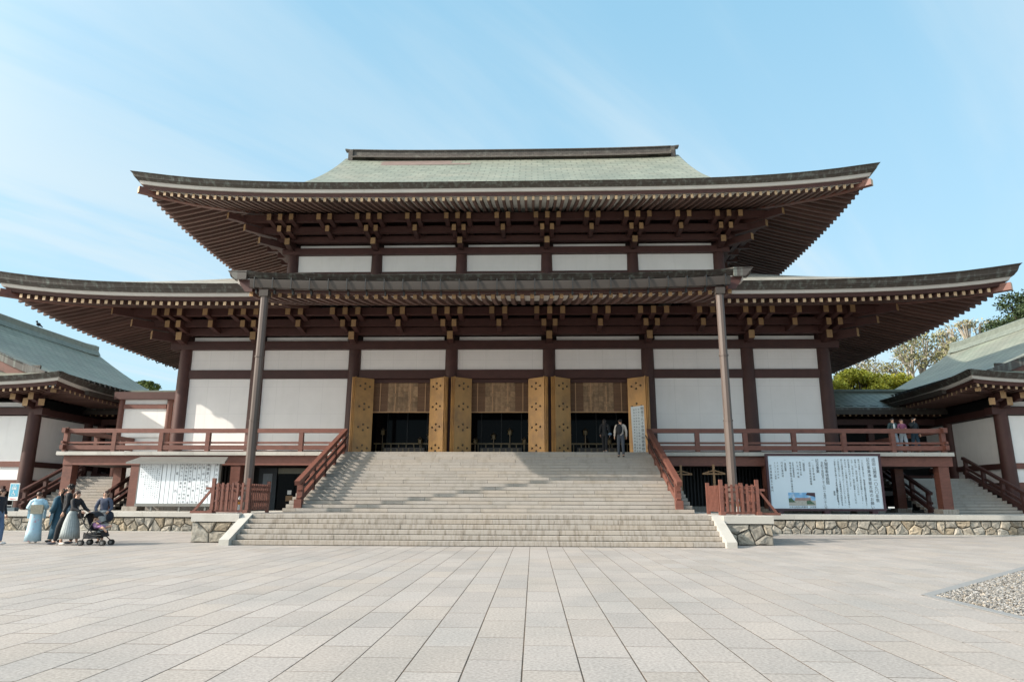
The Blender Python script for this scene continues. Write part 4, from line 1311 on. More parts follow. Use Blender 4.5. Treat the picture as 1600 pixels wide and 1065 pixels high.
def picket_fence(loc, label, sx):
    """three-sided fence; built locally, front along x, mirrored by sx"""
    t = thing('picket_fence', loc, label, 'fence', 'red brown picket fences round the rain pipes')
    X, Y, Z = loc
    def bx(x0, x1, y0, y1, z0, z1, nm):
        a, b = sorted((X + sx * x0, X + sx * x1))
        return MB().box(a, b, Y + y0, Y + y1, Z + z0, Z + z1).build(nm, M['rail'], t)
    # front: posts at 0 and 1.15
    for px in (0, 1.2):
        bx(px - .055, px + .055, -.055, .055, .0, 1.16, 'post')
        bx(px - .08, px + .08, -.16, .16, 0, .11, 'foot')
    for k in range(6):
        px = .17 + k * .172
        bx(px - .035, px + .035, -.085, -.045, .10, 1.0 + .01 * (k % 2), 'picket')
    for z in (.38, .72, .88): bx(.055, 1.145, -.04, .0, z, z + .06, 'rail')
    bx(.055, 1.145, -.05, .05, .03, .11, 'sill')
    bx(-.25, .02, -.045, .045, .78, .86, 'rail_end'); 
    # brace outwards
    a = (X + sx * -.05, Y, Z + .80); b = (X + sx * -.62, Y, Z + .05)
    MB().beam(a, b, .07, .07, (0, 1, 0)).build('brace', M['rail'], t)
    bx(-.72, -.06, -.04, .04, 0, .08, 'ground_bar')
    # side running back at x=1.2, and rear row
    for k in range(9):
        py = .22 + k * .172
        bx(1.2 + .02, 1.2 + .06, py - .03, py + .03, .10, .98, 'picket')
    for z in (.38, .72, .88): bx(1.17, 1.215, .06, 1.75, z, z + .06, 'rail')
    bx(1.145, 1.255, 1.75, 1.86, 0, 1.1, 'post')
    for k in range(6):
        px = .12 + k * .172
        bx(px - .03, px + .03, 1.78, 1.82, .1, 1.0, 'picket')
    for z in (.38, .80): bx(0, 1.14, 1.83, 1.86, z, z + .06, 'rail')
    bx(-.055, .055, 1.75, 1.86, 0, 1.1, 'post')
    for k in range(9):
        py = .22 + k * .172
        bx(-.06, -.02, py - .03, py + .03, .10, .98, 'picket')
    for z in (.38, .72, .88): bx(-.015, .03, .06, 1.75, z, z + .06, 'rail')
    return t
picket_fence((XC - 9.12, 23.45, ZP), 'red-brown picket fence round the foot of the left rain pipe', 1)
picket_fence((XC + 9.38 - .12, 23.75, ZP), 'red-brown picket fence round the foot of the right rain pipe', -1)
for (x, lab) in ((XC - 8.5, 'left'), (XC + 8.72, 'right')):
    t = thing('traffic_bottle', (x, 24.15, ZP), 'white and orange marker post inside the %s picket fence' % lab, 'marker', 'marker posts inside the fences')
    MB().lathe(x, 24.15, [(ZP, .07), (ZP + .28, .06)], 10).build('body', plain('white_plastic', (.7, .7, .68), .4), t)
    MB().lathe(x, 24.15, [(ZP + .281, .058), (ZP + .45, .05)], 10).build('band', plain('orange_plastic', (.6, .25, .04), .4), t)
    MB().lathe(x, 24.15, [(ZP + .451, .048), (ZP + .56, .03)], 10).build('cap', plain('white_plastic', (.7, .7, .68), .4), t)
# small wooden racks under the balcony
def rack(x, y, label):
    t = thing('wooden_rack', (x, y, ZP), label, 'rack', 'T shaped wooden racks')
    MB().box(x - .045, x + .045, y - .045, y + .045, ZP, ZP + 2.05).build('pole', M['wood'], t)
    n = 8
    for s in (-1, 1):
        MB().beam((x, y, ZP + 1.78), (x + s * .48, y, ZP + 1.66), .16, .05, taper=.6).build('arm', M['wood'], t)
        MB().tube([(x + s * .04, y, ZP + .34), (x + s * .2, y, ZP + .28), (x + s * .3, y, ZP + .02)], [.05, .05, .04], 6).build('foot', M['wood'], t)
    MB().box(x - .5, x + .5, y - .05, y + .05, ZP + 1.60, ZP + 1.66).build('crossbar', M['wood'], t)
rack(8.05, 31.2, 'T-shaped wooden rack standing right of the stone stairs, nearer the pipe')
rack(6.75, 31.9, 'T-shaped wooden rack half hidden behind the right stair rail')

# ------------------------------------------------------------------ text
def text_mesh(body, size, m, name, parent, loc, rot=(PI / 2, 0, 0), line=1.0, extrude=0.0, bold=0.0, sx=1.0):
    cu = bpy.data.curves.new(name, 'FONT')
    cu.body = body; cu.size = size; cu.space_line = line; cu.align_x = 'CENTER'; cu.align_y = 'TOP'
    cu.resolution_u = 3; cu.size = size * 1.08
    o = bpy.data.objects.new(name, cu); COL.objects.link(o)
    dg = bpy.context.evaluated_depsgraph_get(); dg.update()
    me = bpy.data.meshes.new_from_object(o.evaluated_get(dg))
    bpy.data.objects.remove(o); bpy.data.curves.remove(cu)
    me.materials.clear(); me.materials.append(m)
    ob = bpy.data.objects.new(name, me); COL.objects.link(ob)
    ob.rotation_euler = rot; ob.scale = (sx, 1, 1); ob['kind'] = 'stuff'
    if parent is not None:
        ob.parent = parent; ob.location = Vector(loc) - wloc(parent)
    else: ob.location = loc
    return ob
def vcol(s, x, z, y, h, size, m, parent, name='text_column', bold=0.0, sx=.95):
    """vertical text column from z down over height h"""
    n = len(s)
    return text_mesh('\n'.join(s), size, m, name, parent, (x, y, z), line=(h / n) / size / 1.0 * .98, bold=bold, sx=sx)

# right board
rb = thing('notice_board', (13.1, 31.6, ZW), 'large pale notice board of vertical writing with a small photo, right of the stairs', 'notice board')
bx0, bx1, bz0, bz1, by = 10.66, 15.60, 1.04, 3.36, 31.75
MB().box(bx0, bx1, by, by + .08, bz0, bz1).build('panel', M['white_board'], rb)
MB().box(bx0 - .1, bx0, by - .04, by + .1, bz0 - .1, bz1 + .1).build('frame_bar', M['board_frame'], rb)
MB().box(bx1, bx1 + .1, by - .04, by + .1, bz0 - .1, bz1 + .1).build('frame_bar', M['board_frame'], rb)
MB().box(bx0, bx1, by - .04, by + .1, bz1, bz1 + .1).build('frame_bar', M['board_frame'], rb)
MB().box(bx0, bx1, by - .04, by + .1, bz0 - .1, bz0).build('frame_bar', M['board_frame'], rb)
for xx in (bx0 + .4, 13.1, bx1 - .4): MB().box(xx - .12, xx + .12, by - .05, by + .3, ZW, bz0 - .1).build('leg', M['board_frame'], rb)
yt = by - .006
W_ = bx1 - bx0; H_ = bz1 - bz0
def rt(s, fx, fz, fh, size, bold=0.0):
    vcol(s, bx0 + fx * W_, bz1 - fz * H_, yt, fh * H_, size, M['ink'], rb, bold=bold)
rt('成田山開基一〇九〇年祭', .955, .04, .80, .165, .004)
rt('記念事業浄資御志納のお願い', .905, .04, .92, .155, .004)
body_cols = ['一〇九〇年祭にあたり、御本尊不動明王の御加護のもと、', '歴代の浄業により大本堂を荘厳いたします。', '皆様には、成田山開基一〇九〇年の', 'とき、令和十年に、成田山開基一〇九〇年の', '記念事業を円成いたします。', '本山では、この勝縁にあたり記念大開帳を奉修し', '新たな整備を進めて行くことといたしました。', 'ご信徒皆様方には、この事業達成の為格別なる', 'ご信援と浄業を賜りますようお願いいたします。']
for k, s in enumerate(body_cols):
    rt(s, .852 - k * .031, .06, min(.87, .036 * len(s) + .08), .088, .002)
rt('大本山成田山新勝寺', .600, .50, .36, .09, .002)
rt('貫首', .575, .67, .08, .1, .002)
rt('大開帳奉修期間', .525, .06, .46, .16, .004)
rt('令和十年四月二十八日〜五月二十八日', .487, .11, .86, .13, .003)
rt('記念事業', .445, .06, .26, .15, .004)
rt('一、二童子像造顕', .405, .06, .40, .095, .003)
rt('成田山信徒会館整備', .375, .12, .42, .095, .003)
rt('一、鐘楼改修', .322, .06, .22, .095, .003)
rt('開基事業公園', .29, .11, .26, .08, .002)
rt('仁王門修復', .265, .11, .32, .095, .003)
rt('令和大塔整備事業', .225, .12, .28, .08, .002)
rt('御本尊不動明王御仏壇改修', .20, .12, .56, .095, .003)
rt('一、境内整備', .155, .06, .22, .095, .003)
rt('門前広場改修', .125, .12, .28, .095, .003)
rt('大本堂内改修', .085, .12, .32, .075, .002)
rt('エレベーター更新', .06, .12, .32, .085, .002)
rt('記念事業費五十億円', .02, .17, .50, .105, .003)
# little printed photograph
fx0, fx1, fz0, fz1 = bx0 + .16 * W_, bx0 + .40 * W_, bz0 + .055 * H_, bz0 + .30 * H_
ph = MB().box(fx0, fx1, yt - .002, yt + .004, fz0, fz1).build('photo_print', M['sky_print'], rb)
MB().box(fx0, fx1, yt - .004, yt - .002, fz0, fz0 + .4 * (fz1 - fz0)).build('printed_ground', M['tan_print'], ph)
MB().add([(fx0 + .25, yt - .005, fz0 + .38 * (fz1 - fz0)), (fx1 - .2, yt - .005, fz0 + .38 * (fz1 - fz0)), (fx1 - .22, yt - .005, fz0 + .60 * (fz1 - fz0)), (fx0 + .3, yt - .005, fz0 + .60 * (fz1 - fz0))], [(0, 1, 2, 3)]).build('printed_hall', M['hall_print'], ph)
for (a, b, c, d) in ((fx0, fx0 + .3, .25, .6), (fx1 - .4, fx1 - .02, .1, .42)):
    MB().add([(a, yt - .006, fz0 + c * (fz1 - fz0)), (b, yt - .006, fz0 + c * (fz1 - fz0)), ((a * .6 + b * .4), yt - .006, fz0 + d * (fz1 - fz0)), (a, yt - .006, fz0 + (d - .05) * (fz1 - fz0))], [(0, 1, 2, 3)]).build('printed_tree', M['green_print'], ph)
MB().add([(fx1 - .35, yt - .006, fz1), (fx1, yt - .006, fz1), (fx1, yt - .006, fz1 - .2), (fx1 - .1, yt - .006, fz1 - .16), (fx1 - .42, yt - .006, fz1 - .1)], [(0, 1, 2, 3, 4)]).build('printed_eave', M['board_frame'], ph)
text_mesh('大本山成田山新勝寺　大本堂', .085, M['ink'], 'caption', rb, ((fx0 + fx1) / 2, yt, fz0 - .02))

# left board with a little roof
lb = thing('timetable_board', (-16.2, 31.2, ZW), 'white timetable board of vertical writing under a small grey roof, left of the stairs', 'notice board')
lx0, lx1, lz0, lz1, ly = -18.1, -14.38, 1.16, 3.02, 31.45
MB().add([(lx0 - .42, ly - .45, 3.0), (lx1 + .42, ly - .45, 3.0), (lx1 + .2, ly + .35, 3.28), (lx0 - .2, ly + .35, 3.28), (lx0 - .42, ly - .45, 2.92), (lx1 + .42, ly - .45, 2.92), (lx1 + .2, ly + .35, 3.15), (lx0 - .2, ly + .35, 3.15)],
         [(0, 1, 2, 3), (4, 7, 6, 5), (0, 4, 5, 1), (1, 5, 6, 2), (3, 7, 4, 0), (2, 6, 7, 3)]).build('roof', M['steel'], lb)
MB().box(lx0 - .05, lx1 + .05, ly + .0, ly + .12, lz0 - .12, lz0).build('bottom_frame', M['steel'], lb)
MB().box(lx0 - .05, lx1 + .05, ly + .045, ly + .12, lz0, lz1).build('back_panel', M['steel'], lb)
for xx in (lx0 - .03, lx1): MB().box(xx, xx + .03, ly - .01, ly + .04, lz0, lz1).build('side_frame', M['steel'], lb)
for xx in (-17.4, -16.1, -14.9): MB().box(xx - .04, xx + .04, ly + .05, ly + .1, ZW, lz0 - .12).build('leg', M['steel'], lb)
big = MB().box(lx0 + .01, lx0 + 1.05, ly, ly + .04, lz0 + .005, lz1 - .005).build('notice_panel', M['white_board2'], lb)
small_cols = ['ご参拝の皆様へお知らせ申し上げます。', '一　お護摩修行は毎日奉修いたしております。', 'どなたでもお参りいただけます。', '一　堂内での撮影はご遠慮ください。', 'お履物は袋に入れてお持ちください。', '一　境内は禁煙でございます。', '皆様のご協力をお願いいたします。', '令和七年　春', '成田山総受付']
for k, s in enumerate(small_cols):
    vcol(s, lx0 + .95 - k * .105, lz1 - .1 - (.1 if k in (2, 6) else 0), ly - .004, min(1.55, .085 * len(s) + .1), .062, M['ink'], lb, bold=.001)
slat_txt = ['', '', '', '一　案　　　内', '月参りのご護摩　祈祷会', '大本堂御護摩修行時刻表', 'お初参り祝祷　開　帳　会', '午後　一時　二時　三時', '午前　九時　十時　十一時', '・夏　制　平日は五時三十分', '御護摩ご祈祷時間', '', '本日の']
nS = len(slat_txt)
for k, s in enumerate(slat_txt):
    a = lx0 + 1.07 + (lx1 - lx0 - 1.08) * k / nS; b = lx0 + 1.07 + (lx1 - lx0 - 1.08) * (k + 1) / nS
    MB().box(a + .012, b - .012, ly + .004, ly + .035, lz0 + .005, lz1 - .005).build('name_slat', M['white_board2'], lb)
    if s:
        cl = (lz1 - lz0) * .94
        sz = .13 if len(s) < 9 else .105
        vcol(s, (a + b) / 2, lz1 - .06, ly, min(cl, .165 * len(s) + .15), sz, M['ink'], lb, bold=.003)
# banner leaning beside the right door
bn = thing('tall_banner', (5.05, 34.2, ZB), 'tall narrow white banner of vertical writing standing beside the rightmost golden door', 'banner')
bnx0, bnx1, bny = 4.84, 5.50, 33.6
MB().add([(bnx0 + .05, bny, ZB + .03), (bnx1 - .02, bny, ZB + .03), (bnx1 - .04, bny, 5.92), (bnx0 - .02, bny, 5.84),
          (bnx0 + .05, bny + .04, ZB + .03), (bnx1 - .02, bny + .04, ZB + .03), (bnx1 - .04, bny + .04, 5.92), (bnx0 - .02, bny + .04, 5.84)],
         [(0, 1, 2, 3), (7, 6, 5, 4), (0, 4, 5, 1), (1, 5, 6, 2), (2, 6, 7, 3), (3, 7, 4, 0)]).build('sheet', M['paper'], bn)
MB().beam((bnx0 + .3, bny + .3, ZB), (bnx0 + .3, bny + .05, 5.4), .05, .05).build('back_leg', M['wood'], bn)
vcol('開基千九十年祭大開帳奉修会', bnx1 - .13, 5.84, bny - .006, 2.2, .155, M['ink'], bn, bold=.005)
vcol('令和十年四月より皆様のご参拝を', bnx1 - .30, 5.76, bny - .006, 2.05, .085, M['ink'], bn, bold=.002)
vcol('心よりお待ち申し上げております', bnx1 - .42, 5.76, bny - .006, 2.05, .085, M['ink'], bn, bold=.002)
vcol('期間中は特別御護摩を奉修します', bnx1 - .53, 5.72, bny - .006, 1.95, .075, M['ink'], bn, bold=.002)
vcol('成田山', bnx0 + .12, 4.05, bny - .006, .4, .09, M['ink'], bn, bold=.002)

# accessible lift sign on the left
sg_ = thing('lift_sign', (-23.3, 29.95, ZW), 'blue lift and wheelchair sign on a weighted stand at the far left', 'sign')
SX, SY = -22.95, 30.3
MB().box(SX - .22, SX + .22, SY - .13, SY + .13, ZW, ZW + .16).build('base', plain('grey_blue_base', (.09, .12, .14)), sg_)
MB().box(SX - .015, SX + .015, SY - .015, SY + .015, ZW + .16, 1.35).build('pole', M['steel'], sg_)
MB().box(SX - .215, SX + .215, SY - .03, SY - .01, 1.28, 2.02).build('panel', M['paper'], sg_)
MB().box(SX - .19, SX + .19, SY - .036, SY - .031, 1.44, 1.99).build('blue_field', M['blue_print'], sg_)
ic = MB()
yS = SY - .042
ic.box(SX - .11, SX + .11, yS, yS + .004, 1.74, 1.75).box(SX - .11, SX + .11, yS, yS + .004, 1.87, 1.88).box(SX - .11, SX - .10, yS, yS + .004, 1.74, 1.88).box(SX + .10, SX + .11, yS, yS + .004, 1.74, 1.88)
for k in (-1, 0, 1):
    ic.box(SX + k * .06 - .018, SX + k * .06 + .018, yS, yS + .004, 1.76, 1.82)
    ic.box(SX + k * .06 - .012, SX + k * .06 + .012, yS, yS + .004, 1.83, 1.855)
ic.add([(SX - .06, yS, 1.90), (SX - .02, yS, 1.90), (SX - .04, yS, 1.95)], [(0, 1, 2)]).add([(SX + .02, yS, 1.95), (SX + .06, yS, 1.95), (SX + .04, yS, 1.90)], [(0, 1, 2)])
ic.box(SX - .03, SX - .005, yS, yS + .004, 1.57, 1.66).box(SX - .03, SX + .06, yS, yS + .004, 1.56, 1.58).box(SX + .05, SX + .07, yS, yS + .004, 1.50, 1.57).box(SX - .035, SX, yS, yS + .004, 1.67, 1.70)
for k in range(10):
    a = PI * .75 + k * PI * 1.25 / 10
    ic.box(SX + .0 + .075 * math.cos(a) - .008, SX + .0 + .075 * math.cos(a) + .008, yS, yS + .004, 1.55 + .065 * math.sin(a) - .008, 1.55 + .065 * math.sin(a) + .008)
ic.build('pictograms', M['paper'], sg_)
MB().add([(SX - .16, yS, 1.35), (SX - .1, yS, 1.37), (SX + .14, yS, 1.355), (SX + .14, yS, 1.34), (SX - .1, yS, 1.33)], [(0, 1, 2, 3, 4)]).build('red_arrow', M['red_print'], sg_)
# red and white sign at the right frame edge
rs_ = thing('red_white_sign', (22.0, 30.6, ZW), 'small red and white sign on a post at the far right edge', 'sign')
MB().box(21.62, 22.3, 30.6, 30.63, 1.62, 1.86).build('red_panel', M['red_print'], rs_)
MB().box(21.66, 22.3, 30.595, 30.625, 1.42, 1.618).build('white_panel', M['paper'], rs_)
text_mesh('Information', .09, M['blue_print'], 'lettering', rs_, (22.0, 30.588, 1.57))
MB().box(21.98, 22.02, 30.64, 30.68, ZW, 1.8).build('post', M['steel'], rs_)

# glass entrance under the balcony, left of the stairs
en = thing('glass_entrance', (-12.2, 34.2, ZW), 'dark glazed entrance under the balcony left of the stairs', 'doorway')
ex0, ex1, ey = -14.0, -10.6, 34.3
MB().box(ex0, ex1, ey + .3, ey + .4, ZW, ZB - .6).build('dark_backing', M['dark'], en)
dk = plain('dark_blue_frame', (.025, .032, .04), .5)
for (a, b) in ((ex0 + .35, ex0 + 1.25), (ex1 - .35, ex1)):
    MB().box(a, b, ey, ey + .08, ZW, ZB - .68).build('side_door', dk, en)
    MB().box(a + .22, min(b - .1, a + .68), ey - .012, ey - .002, ZW + .9, ZB - .95).build('curtained_pane', plain('grey_pleated_curtain', (.16, .19, .22), .6, .3, 20, stretch=(6, 1, .2)), en)
gx0, gx1 = ex0 + 1.3, ex1 - .38
for k in range(2):
    a = gx0 + (gx1 - gx0) * k / 2; b = gx0 + (gx1 - gx0) * (k + 1) / 2
    MB().box(a + .02, b - .02, ey + .05, ey + .07, ZW + .05, ZB - .95).build('glass_pane', M['glass'], en)
    MB().box(b - .33, b - .13, ey + .03, ey + .045, ZW + .78, ZW + .98).build('paper_notice', M['paper'], en)
    MB().box(b - .40, b - .06, ey + .03, ey + .045, ZW + .46, ZW + .72).build('wood_notice', M['wood'], en)
MB().box(gx0, gx1, ey + .02, ey + .09, ZB - .95, ZB - .68).build('transom', plain('olive_transom', (.14, .14, .11), .4), en)

# ------------------------------------------------------------------ side temple buildings
def side_building(sx, label, cx_ridge, xtip, ridge_z=13.3):
    """gable front facing the plaza; sx=-1 left of the hall"""
    xin = xtip                       # inner eave line (towards the hall)
    t = thing('side_temple', (cx_ridge, 45, 2), label, 'temple', 'lesser temples beside the hall')
    y0, y1 = 34.8, 54.3
    yg = 37.4                        # gable plane
    zE = 7.62
    hw = abs(xin - cx_ridge)
    X = lambda e: xin + sx * e       # e metres inwards from the eave
    def P(e): return zE + (ridge_z - .3 - zE) * (0.42 * (e / hw) + 0.58 * (e / hw) ** 1.9)
    def lift(c): return .30 * max(0, 1 - c / 7.0) ** 3
    # inner slope (seen), outer slope mirrored
    for mir in (0, 1):
        mb = MB(); n = 15
        ys = [y0 + (y1 - y0) * (k / 24) ** 1.3 for k in range(25)]
        for y in ys:
            for j in range(n):
                e = hw * j / (n - 1)
                yy = max(y, y0 + min(e, 4.2) if e < 4.2 else yg - .0)
                yy = max(y, y0 + e) if e <= 2.7 else max(y, y0 + 2.7 - .9 * min(1, (e - 2.7) / 1.0))
                x = X(e) if not mir else 2 * cx_ridge - X(e)
                mb.v.append((x, yy, P(e) + lift(yy - y0) * max(0, 1 - e / 5)))
        for i in range(24):
            for j in range(n - 1):
                mb.f.append((i * n + j, (i + 1) * n + j, (i + 1) * n + j + 1, i * n + j + 1)); mb.m.append(0)
        m0 = len(mb.v)
        rf = mb.build('roof', M['copper_blue'], t, smooth=True)
    # front skirt roof
    mb = MB(); n = 6
    xa, xb = (min(X(0), 2 * cx_ridge - X(0)), max(X(0), 2 * cx_ridge - X(0)))
    for i in range(25):
        u = -1 + 2 * i / 24
        u = math.copysign(abs(u) ** .7, u)
        for j in range(n):
            d = 2.75 * j / (n - 1)
            mb.v.append((cx_ridge + u * (hw - d), y0 + d, P(d) + lift(hw - abs(u) * (hw - d) - 0) * max(0, 1 - d / 5) + .01))
    for i in range(24):
        for j in range(n - 1):
            mb.f.append((i * n + j, (i + 1) * n + j, (i + 1) * n + j + 1, i * n + j + 1)); mb.m.append(0)
    mb.build('front_roof', M['copper_blue'] if sx > 0 else M['copper'], t, smooth=True)
    # eave edges: front and inner side
    def strip(prof, name, m, cap=True):
        mb = MB(); k = len(prof)
        for i in range(19):
            u = i / 18
            c = (hw * 1.2) * (u ** 1.5)
            for (d, z) in prof: mb.v.append((xin + sx * (c if c > d else d), y0 + d, z + lift(c)))
        b0 = len(mb.v)
        for i in range(19):
            c = (y1 - y0) * (i / 18) ** 1.5
            for (d, z) in prof: mb.v.append((xin + sx * d, y0 + max(c, d), z + lift(c)))
        for b in (0, b0):
            for i in range(18):
                for j in range(k):
                    j2 = (j + 1) % k
                    mb.f.append((b + i * k + j, b + i * k + j2, b + (i + 1) * k + j2, b + (i + 1) * k + j)); mb.m.append(0)
        mb.build(name, m, t, smooth=True)
    strip(courses(-.1, zE, .08, zE - .27, 4, .6, zE + .15, .1), 'eave_edge', M['eave_copper'])
    strip([(.15, zE - .26), (.2, zE - .42), (.6, zE - .42), (.6, zE - .26)], 'fascia', M['fascia'])
    strip([(.3, zE - .42), (.35, zE - .60), (.6, zE - .60), (.6, zE - .42)], 'eave_board', M['timber'])
    MB().box(min(X(.5), 2 * cx_ridge - X(.5)), max(X(.5), 2 * cx_ridge - X(.5)), y0 + .5, y1, zE - .49, zE - .45).build('soffit', M['soffit'], t)
    rm_ = MB().box(-.06, .06, 0, 2.3, -.07, .08, 0)
    rm_.m[2] = 1
    rme = rm_.mesh('rafter', [M['pale_timber'], M['gold']])
    for k in range(30):
        inst(rme, 'rafter', t, (X(.6 + k * .38), y0 + .45, zE - .68 + lift(.6 + k * .38)))
    rm2 = MB().box(0, 2.3, -.06, .06, -.07, .08, 0)
    rm2.m[5] = 1
    r2 = rm2.mesh('rafter', [M['pale_timber'], M['gold']])
    for k in range(36):
        inst(r2, 'rafter', t, (X(.45), y0 + .8 + k * .42, zE - .68 + lift(.8 + k * .42)), rot=(0, 0, 0) if sx > 0 else (0, 0, PI))
    # gutter along the inner eave
    gx = sorted((X(-.22), X(.0)))
    MB().box(gx[0], gx[1], y0 + 2.2, y1 - 3, zE - .62, zE - .40).build('gutter', M['gutter'], t)
    # gable: bargeboard, red board, plaster
    gb_ = MB(); rb_ = MB(); n = 14
    for j in range(n):
        e = 2.3 + (hw - 2.3) * j / (n - 1)
        z = P(e)
        for (dy, zz) in ((-.62, z + .05), (-.62, z - .42), (-.4, z - .42), (-.4, z + .05)): gb_.v.append((X(e), yg + dy, zz))
        for (dy, zz) in ((-.45, z - .42), (-.45, z - .95), (-.3, z - .95), (-.3, z - .42)): rb_.v.append((X(e), yg + dy, zz))
    for mb_ in (gb_, rb_):
        for i in range(n - 1):
            for j in range(4):
                j2 = (j + 1) % 4
                mb_.f.append((i * 4 + j, i * 4 + j2, i * 4 + 4 + j2, i * 4 + 4 + j)); mb_.m.append(0)
    gb_.build('bargeboard', M['eave_copper'], t); rb_.build('inner_bargeboard', M['rail'], t)
    vs = [(X(2.7 + (hw - 2.7) * j / 9), yg + .1, P(2.7 + (hw - 2.7) * j / 9) - .5) for j in range(10)] + [(2 * cx_ridge - X(2.7 + (hw - 2.7) * j / 9), yg + .1, P(2.7 + (hw - 2.7) * j / 9) - .5) for j in range(8, -1, -1)]
    MB().add(vs + [(a, b + .2, c) for a, b, c in vs], [tuple(range(19)), tuple(range(37, 18, -1))]).build('gable_wall', M['plaster_small'], t)
    MB().box(min(X(3), X(hw)), max(X(3), X(hw)), yg - .1, yg, P(2.7) - .1, P(2.7) + .35).build('gable_beam', M['ridge'], t)
    # ridge
    mb = MB()
    for (y, dz) in ((yg - .4, .25), (yg + 1.5, .06), (46, 0), (y1 - 1.6, .05), (y1 - .4, .14)):
        for (a, b) in ((-.55, -.35), (-.32, .05), (-.32, .42), (0, .56), (.32, .42), (.32, .05), (.55, -.35)):
            mb.v.append((cx_ridge + a, y, ridge_z - .32 + b + dz))
    for i in range(4):
        for j in range(7):
            j2 = (j + 1) % 7
            mb.f.append((i * 7 + j, i * 7 + j2, i * 7 + 7 + j2, i * 7 + 7 + j)); mb.m.append(0)
    mb.f.append(tuple(range(7))); mb.m.append(0); mb.f.append(tuple(range(28, 35))); mb.m.append(0)
    mb.build('ridge', M['bluecap'], t)
    # snow guards
    sgm = MB()
    for r_ in range(3):
        for k in range(16):
            e = 1.3 + r_ * .35; y = 37.6 + k * .52 + (r_ % 2) * .26
            x = X(e); z = P(e) + lift(y - y0) * max(0, 1 - e / 5)
            sgm.box(x - .04, x + .04, y, y + .24, z - .02, z + .22)
    sgm.build('snow_guards', M['iron'], t, stuff=True)
    # body
    xw = X(2.85); yw = y0 + 2.5
    zf0 = 2.05
    xfar = 2 * cx_ridge - xw
    def fb(e0, e1, ya, yb, z0, z1, nm, m):
        a, b = sorted((xw + sx * e0, xw + sx * e1))
        return MB().box(a, b, ya, yb, z0, z1).build(nm, M[m], t)
    for k in range(4):
        MB().lathe(xw + sx * 4.6 * k, yw, [(zf0 - 1.2, .36), (4, .34), (6.05, .33)], 20).build('column', M['timber'], t, smooth=True)
        fb(4.6 * k + .3, 4.6 * k + 4.3, yw - .05, yw + .05, 3.35, 5.85, 'wall_panel', 'plaster_small')
        fb(4.6 * k + .3, 4.6 * k + 4.3, yw - .05, yw + .05, 2.35, 3.05, 'wall_panel', 'plaster_small')
        fb(4.6 * k + .3, 4.6 * k + 4.3, yw - .15, yw + .15, 3.05, 3.35, 'tie_beam', 'rail')
        fb(4.6 * k + .3, 4.6 * k + 4.3, yw - .15, yw + .15, 1.75, 2.35, 'sill_beam', 'rail')
        fb(4.6 * k + .3, 4.6 * k + 4.3, yw - .08, yw + .12, 6.35, 6.6, 'frieze_panel', 'plaster_small')
    fb(-.6, 19, yw - .3, yw + .3, 5.9, 6.28, 'head_beam', 'timber')
    fb(-.3, .3, yw + .3, y1 - 3, 5.9, 6.28, 'head_beam', 'timber')
    for k in range(4):
        y = yw + 4.6 * k
        if k: MB().lathe(xw, y, [(zf0 - 1.2, .34), (6.05, .33)], 20).build('column', M['timber'], t, smooth=True)
        fb(-.05, .05, y + .3, y + 4.3, 3.35, 5.85, 'wall_panel', 'plaster_small')
        fb(-.05, .05, y + .3, y + 4.3, 2.35, 3.05, 'wall_panel', 'plaster_small')
        fb(-.15, .15, y + .3, y + 4.3, 3.05, 3.35, 'tie_beam', 'timber')
        fb(-.15, .15, y + .3, y + 4.3, 1.75, 2.35, 'sill_beam', 'timber')
    for (e, yy) in ((0, yw - .9), (4.6, yw - .9), (9.2, yw - .9)):
        a = arm_cache[list(arm_cache)[0]]
        for (dx_, dz_) in ((0, 6.3), (-.5, 6.62), (.5, 6.62)):
            inst(a, 'bracket_arm', t, (xw + sx * e + dx_, yy - (dz_ - 6.3), dz_))
    MB().beam((xw - sx * .95, yw - .95, 6.5), (xw, yw, 6.5), .28, .36, cap=1).build('corner_arm', [M['timber'], M['gold_plate']], t)
    MB().beam((X(.75), y0 + .75, zE - .75 + .2), (xw, yw, zE - .55), .28, .34, cap=1).build('hip_rafter', [M['timber'], M['gold_plate']], t)
    fb(.3, 19, yw + 1, y1 - 3, 1, 6.9, 'dark_core', 'dark')
    # bamboo skirt fence in front of the base
    bf = MB()
    for k in range(70):
        e = -.2 + k * .11
        bf.box(xw + sx * e - .035, xw + sx * e + .035, yw - 1.7, yw - 1.64, ZW, 1.75)
    f = bf.build('bamboo_skirt', M['bamboo_fence'], t, stuff=True)
    fb(-.3, 8, yw - 1.75, yw - 1.58, 1.75, 1.86, 'fence_rail', 'timber')
    fb(-.25, -.12, yw - 1.78, yw - 1.6, ZW, 2.0, 'fence_post', 'timber')
    fb(2.5, 2.63, yw - 1.78, yw - 1.6, ZW, 1.95, 'fence_post', 'timber')
    return t
side_building(-1, 'lesser temple at the left edge with blue-green copper gable roof', -36.0, -24.95)
side_building(1, 'lesser temple at the right edge with blue-green copper gable roof', 33.4, 22.2)

